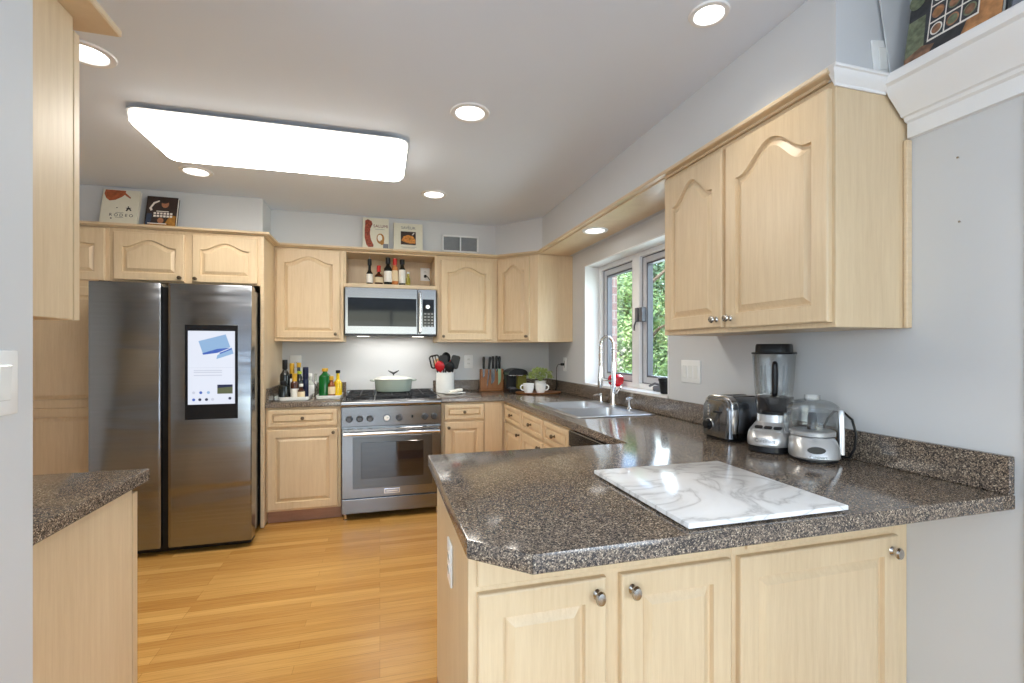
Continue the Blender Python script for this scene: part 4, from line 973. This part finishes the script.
def bottle(label, x, y, z, h, r, shoulder, neck_r, glass, cap=None, lab=None, group='bottles on the trays', cap_h=.03, lab_z=(.12,.48), name='bottle', sq=False):
    o = thing(name, label, 'bottle', (x,y,z), 0, group)
    hs = h*shoulder; nb = h*(shoulder+.16)
    prof = [(r*.9,0),(r,.004),(r,hs),(r*.93,hs+(nb-hs)*.25),(r*.6,hs+(nb-hs)*.65),(neck_r,nb),(neck_r,h-.008),(neck_r*1.25,h-.007),(neck_r*1.25,h),(0,h)]
    MB().lathe(prof, (0,0,0), 24).build('glass', glass, o, local=True)
    if lab: MB().lathe([(r+.0004,h*lab_z[0]),(r+.0008,h*lab_z[0]+.001),(r+.0008,h*lab_z[1]),(r+.0004,h*lab_z[1]+.001)], (0,0,0), 24, cap=False).build('paper_label', lab, o, local=True)
    if cap: MB().lathe([(neck_r*1.32,h-cap_h),(neck_r*1.36,h-cap_h+.002),(neck_r*1.36,h+.001),(neck_r*1.1,h+.003),(0,h+.003)], (0,0,0), 20).build('cap', cap, o, local=True)
    return o
TZ = CZ+.0125
bottle('tall black wine bottle at the fridge end of the crowded tray', ux(285,4.06),4.06,TZ,.295,.037,.58,.014,'dark_glass','black',None,cap_h=.07)
bottle('squat black jar bottle in front of the tall black wine bottle', ux(283.5,3.945),3.945,TZ,.135,.036,.70,.016,'dark_glass','black')
bottle('gold-topped bottle with white label behind the amber bottle', ux(292,4.118),4.118,TZ,.265,.027,.55,.013,'dark_glass','gold_foil','white_label',cap_h=.08,lab_z=(.12,.55))
bottle('dark bottle with yellow neck foil at the back of the crowded tray', ux(298.8,4.118),4.118,TZ,.270,.026,.56,.012,'dark_glass','gold_foil',None,cap_h=.035)
bottle('amber bottle with gold collar and small white label', ux(294.6,3.955),3.955,TZ,.190,.028,.60,.013,'brown_sauce','gold_foil','white_label',cap_h=.06,lab_z=(.05,.40))
bottle('short brown bottle with a white cap at the front of the crowded tray', ux(301.2,3.935),3.935,TZ,.110,.026,.55,.011,'brown_sauce','whiteplastic','cream_label',cap_h=.018)
bottle('dark green bottle with lime cap in the middle of the crowded tray', ux(299.5,4.02),4.02,TZ,.205,.026,.62,.012,'dark_glass','lime_cap',None,cap_h=.02)
bottle('slim navy blue bottle with a tall navy cap', ux(305.6,4.06),4.06,TZ,.235,.022,.55,.016,'navy_glass','navy_glass',None,cap_h=.09)
WZ = CZ
bottle('clear bottle with a big white label standing between the trays', ux(310,4.28),4.28,WZ,.185,.034,.52,.013,'pale_liquid','white_label','white_label',lab_z=(.12,.5),cap_h=.02)
bottle('plain slim clear bottle behind the gap between the trays', ux(315.6,4.35),4.35,WZ,.185,.023,.50,.012,'clearglass',None,None)
bottle('big green gin bottle with a gold cap on the tray next to the range', ux(325,4.05),4.05,TZ,.225,.047,.70,.018,'green_glass','gold_foil',None,cap_h=.022)
bottle('small whiskey bottle with cream label and yellow cap between green and yellow bottles', ux(331.6,3.99),3.99,TZ,.165,.027,.58,.012,'amber_glass','gold_foil','cream_label',lab_z=(.15,.5),cap_h=.03)
yb = bottle('clear-necked bottle of bright yellow liquid with a black cap', ux(338,4.02),4.02,TZ,.210,.032,.52,.013,'yellow_liquid','black',None,cap_h=.022)

# niche bottles
G = 'bottles in the niche above the microwave'; NZ = 1.8595
def nb(label, u, topv, r, sh, nr, glass, cap, lab, cap_h, lz=(.08,.5)):
    Y = 4.18; return bottle(label, ux(u,Y), Y, NZ, vz(u,topv,Y)-NZ, r, sh, nr, glass, cap, lab, G, cap_h, lz)
p = nb('slender dark bottle with a metal pourer at the outer end of the niche row', 369.6, 259.5, .026, .42, .012, 'dark_glass', 'black', 'white_label', .05, (.06,.40))
h_ = vz(369.6,259.5,4.18)-NZ; MB().tube([(0,0,h_+.002),(.002,-.002,h_+.02),(.005,-.006,h_+.030)], [.005,.003,.003], 8).build('pourer', 'chrome', p, local=True)
nb('squat dark bottle with a dripping red wax neck', 378.8, 266, .034, .46, .012, 'brown_sauce', 'red_cap', 'cream_label', .05, (.10,.38))
nb('dark bottle with a big white label and black cap in the niche', 388.0, 258, .034, .58, .015, 'dark_glass', 'black', 'white_label', .05, (.10,.50))
nb('rose coloured bottle with a red cap in the niche', 395.0, 259, .026, .62, .013, 'rose_vinegar', 'red_cap', 'cream_label', .055, (.15,.55))
nb('bottle with a tall white label and dark neck in the niche', 402.2, 260, .028, .60, .015, 'dark_glass', 'black', 'white_label', .04, (.08,.60))
nb('tiny yellow-green bottle with a white cap in the niche', 408.2, 272.5, .018, .50, .009, 'olive_oil', 'whiteplastic', None, .012)

# ------------------------------------------------------------------ cookbooks leaning on the ledges
def book(label, foot, w, h, th, lean, rotz, cover, group=None, roll=0):
    """front cover faces local -y; the foot edge lies at z=0, leaning back by lean degrees"""
    r = thing('cookbook', label, 'book', foot, math.radians(rotz), group)
    X = R(-lean,'X') @ R(roll,'Y')
    m = MB(X); m.box(-w/2,w/2,0,.0025,0,h,.0008).box(-w/2,w/2,th-.0025,th,0,h,.0008).box(-w/2,-w/2+.003,0,th,0,h,.0008); m.build('cover', cover, r, local=True)
    MB(X).box(-w/2+.003,w/2-.004,.0026,th-.0026,.003,h-.003).build('pages', 'paper', r, local=True)
    return r, X, w, h
def art(r, X, w, h, name, polys, mats):
    m = MB(X)
    for lay, (mi, P) in enumerate(polys):
        m.mi = mi; y = -.0002-.00006*lay; m.loops([[(-w/2+w*a, y, h*b) for a,b in P],[(-w/2+w*a, .0002, h*b) for a,b in P]])
    return m.build(name, mats, r, local=True)
def circ(cx, cy, rx, ry, n=16): return [(cx+rx*math.cos(2*PI*k/n), cy+ry*math.sin(2*PI*k/n)) for k in range(n)]
def rect(a, b, c, d): return [(a,c),(b,c),(b,d),(a,d)]
M['cream_cover'] = pm('cream_book_cover', srgb(226,222,204), .4, 0, .02, 30); M['dark_cover'] = pm('dark_brown_book_cover', srgb(58,44,40), .4, 0, .25, 30)
M['pork'] = pm('terracotta_print', srgb(172,92,56), .45, 0, .25, 40); M['ink'] = pm('black_ink', srgb(40,38,40), .5); M['white_ink'] = pm('white_ink', srgb(238,232,222), .5)
M['skin'] = pm('warm_photo_tone', srgb(176,120,86), .5, 0, .15, 60); M['denim'] = pm('dark_blue_photo_tone', srgb(54,66,86), .5, 0, .2, 60); M['mustard'] = pm('mustard_photo_tone', srgb(170,118,48), .5, 0, .3, 60)
M['salami'] = pm('salami_print', srgb(150,70,48), .45, 0, .55, 90); M['darkred_ink'] = pm('dark_red_ink', srgb(126,38,40), .5); M['greyink'] = pm('grey_ink', srgb(120,122,130), .5)
M['pasta'] = pm('pasta_print', srgb(206,136,62), .45, 0, .35, 70)
LZ = 2.1525
def on_ledge(u0, u1, Y): a, b_ = ux(u0,Y), ux(u1,Y); return (a+b_)/2, b_-a
Y = 3.80; cx, w = on_ledge(98.3,136.4,Y); h = .265
r, X, w, h = book('cream cookbook with a brown ham photo on the ledge above the pantry', (cx,Y,LZ), w, h, .025, 14, 0, 'cream_cover', None)
art(r, X, w, h, 'cover_picture', [(0,[(.06,.98),(.04,.86),(.10,.74),(.2,.67),(.35,.70),(.52,.80),(.58,.86),(.74,.76),(.76,.79),(.60,.92),(.60,.98)])], ['pork'])
m = MB(X)
for i, a in enumerate((.28,.42,.56,.69,.82)): text_obj('RODEO'[i], .030, X @ T((-w/2+w*a,-.0006,h*.27)) @ R(90,'X'), 'ink', 'cover_letter', r)
m.bm.free()
art(r, X, w, h, 'cover_emblem', [(0,circ(.72,.52,.02,.02,8)),(0,[(.66,.40),(.70,.50),(.76,.50),(.82,.41),(.78,.41),(.74,.46),(.70,.40)]),(0,[(.66,.49),(.80,.50),(.80,.485),(.66,.475)]),(0,rect(.40,.44,.47,.49)),(0,rect(.28,.32,.16,.19)),(0,rect(.40,.62,.205,.212)),(0,rect(.40,.62,.34,.347))], ['ink'])
cx, w = on_ledge(143.6,175.2,Y); h = .235
r, X, w, h = book('dark brown cookbook showing a bending cook on the ledge above the fridge', (cx,Y,LZ), w, h, .03, 14, 0, 'dark_cover', None)
art(r, X, w, h, 'cover_picture', [(4,rect(.0,1,.0,.10)),(0,circ(.60,.76,.12,.12)),(3,circ(.58,.86,.13,.08)),(1,[(.16,.52),(.10,.60),(.22,.80),(.40,.88),(.42,.84),(.27,.76),(.18,.62),(.22,.55)]),(2,[(.02,.06),(.18,.08),(.22,.42),(.06,.44)]),(0,circ(.50,.22,.10,.09)),(0,circ(.82,.24,.08,.06)),(4,[(.64,.12),(.98,.10),(.98,.38),(.80,.42)]),(1,rect(.1,.7,.10,.13))], ['skin','white_ink','denim','dark_cover','mustard'])
art(r, X, w, h, 'cover_lettering', [(0,rect(.26+.105*k,.26+.105*k+.075,.42,.48)) for k in range(6)]+[(0,rect(.26+.105*k,.26+.105*k+.08,.33,.395)) for k in range(6)]+[(0,rect(.34,.74,.505,.53))], ['white_ink'])
Y = 4.125; cx, w = on_ledge(362.4,388.8,Y); h = .272
r, X, w, h = book('cream cookbook with a string of salami on its cover above the niche', (cx,Y,LZ), w, h, .022, 8, 0, 'cream_cover', None)
P = [(.10,.90),(.20,.95),(.34,.90),(.38,.80),(.30,.66),(.28,.48),(.32,.30),(.42,.12),(.40,.06),(.22,.05),(.14,.14),(.08,.36),(.08,.60),(.10,.78)]
art(r, X, w, h, 'cover_picture', [(0,P),(1,circ(.68,.34,.15,.17)),(2,circ(.66,.36,.09,.11)),(1,circ(.74,.22,.08,.08)),(3,rect(.78,.98,.02,.18))], ['salami','mustard','paper','greyink'])
text_obj('SALUMI', .036, X @ T((-w/2+w*.69,-.0006,h*.74)) @ R(90,'X'), 'darkred_ink', 'cover_title', r)
art(r, X, w, h, 'cover_lines', [(0,rect(.48,.84,.635,.645))], ['greyink'])
cx, w = on_ledge(393.8,422.8,Y); h = .245
r, X, w, h = book('cream cookbook with a square pasta photo above the niche', (cx,Y,LZ), w, h, .024, 8, 0, 'cream_cover', None)
art(r, X, w, h, 'cover_picture', [(0,rect(.24,.76,.22,.70)),(1,[(.26,.36),(.34,.52),(.50,.58),(.66,.54),(.75,.40),(.74,.28),(.55,.27),(.40,.30)]),(2,circ(.56,.44,.05,.04)),(3,[(.62,.58),(.66,.58),(.72,.66),(.69,.67)])], ['dark_cover','pasta','mustard','white_ink'])
text_obj('SAVEUR', .034, X @ T((0,-.0006,h*.83)) @ R(90,'X'), 'greyink', 'cover_title', r)
art(r, X, w, h, 'cover_lines', [(0,rect(.25,.78,.13,.137)),(0,rect(.30,.72,.10,.107)),(0,circ(.5,.91,.012,.012,8))], ['greyink'])

# cookbook with food photos on the white crown shelf by the dining side
M['greens'] = pm('salad_photo_tone', srgb(112,118,92), .45, 0, .45, 60); M['brownfood'] = pm('bread_photo_tone', srgb(134,98,74), .45, 0, .5, 50); M['bowlfood'] = pm('soup_photo_tone', srgb(158,112,84), .45, 0, .4, 90)
M['slate'] = pm('dark_slate_photo_tone', srgb(56,56,58), .45, 0, .4, 40); M['tomato'] = pm('orange_food_tone', srgb(178,126,80), .45, 0, .4, 40)
bx = 1.532
r, X, w, h = book('large cookbook covered with bowls of food on the white crown shelf', (bx,.938,LZ), .235, .29, .02, 10, -90, 'slate', None)
polys = [(0,[(.0,.0),(.22,.0),(.20,.5),(.0,.5)]),(1,[(.0,.0),(.26,.0),(.34,.12),(.20,.16),(.0,.10)]),(3,[(.60,.0),(1,.0),(1,.42),(.72,.30)]),(1,circ(.86,.44,.14,.12)),(0,circ(.08,.72,.10,.10)),(1,circ(.12,.90,.10,.08)),(2,rect(.25,.78,.17,.90))]
i = 0
for rr in range(4):
    for cc in range(3):
        a, b_ = .265+.172*cc, .19+.178*rr
        polys.append((5,rect(a,a+.156,b_,b_+.160))); polys.append(((2,4,0,4,0,3)[i%6],circ(a+.078,b_+.08,.066,.062,18))); polys.append(((4,0,1,0,3,4)[(i+rr)%6],circ(a+.078,b_+.08,.052,.048,18))); i += 1
art(r, X, w, h, 'cover_picture', polys, ['greens','brownfood','white_ink','tomato','bowlfood','slate'])
r, X, w, h = book('plain grey cookbook beside the food-photo cookbook, mostly out of view', (bx,.70,LZ), .205, .27, .02, 10, -90, 'greyink', None)
r = thing('pale_sheet', 'plain pale grey folder leaning behind the outlet on the crown shelf', 'sheet', (1.570,1.098,LZ))
MB().loops([[(x,y,z) for x,z in ((-.025,0),(.055,0),(.055,.26),(-.075,.26))] for y in (0,.004)]).build('sheet_body', 'wall', r, local=True)  # thin wall-coloured plate with a slanted edge
# two tiny nails left in the wall
for lab, y, z in (('upper of two tiny nails in the wall beside the big wall cabinet', .973, 1.864), ('lower of two tiny nails in the wall beside the big wall cabinet', .969, 1.675)):
    o = thing('wall_nail', lab, 'nail', (XR,y,z))
    MB().tube([(.004,0,0),(-.006,0,.001)], .0012, 8).build('shank', 'nickel', o, local=True)
    MB().tube([(-.006,0,.001),(-.0075,0,.001)], .003, 10).build('nail_head', 'nickel', o, local=True)
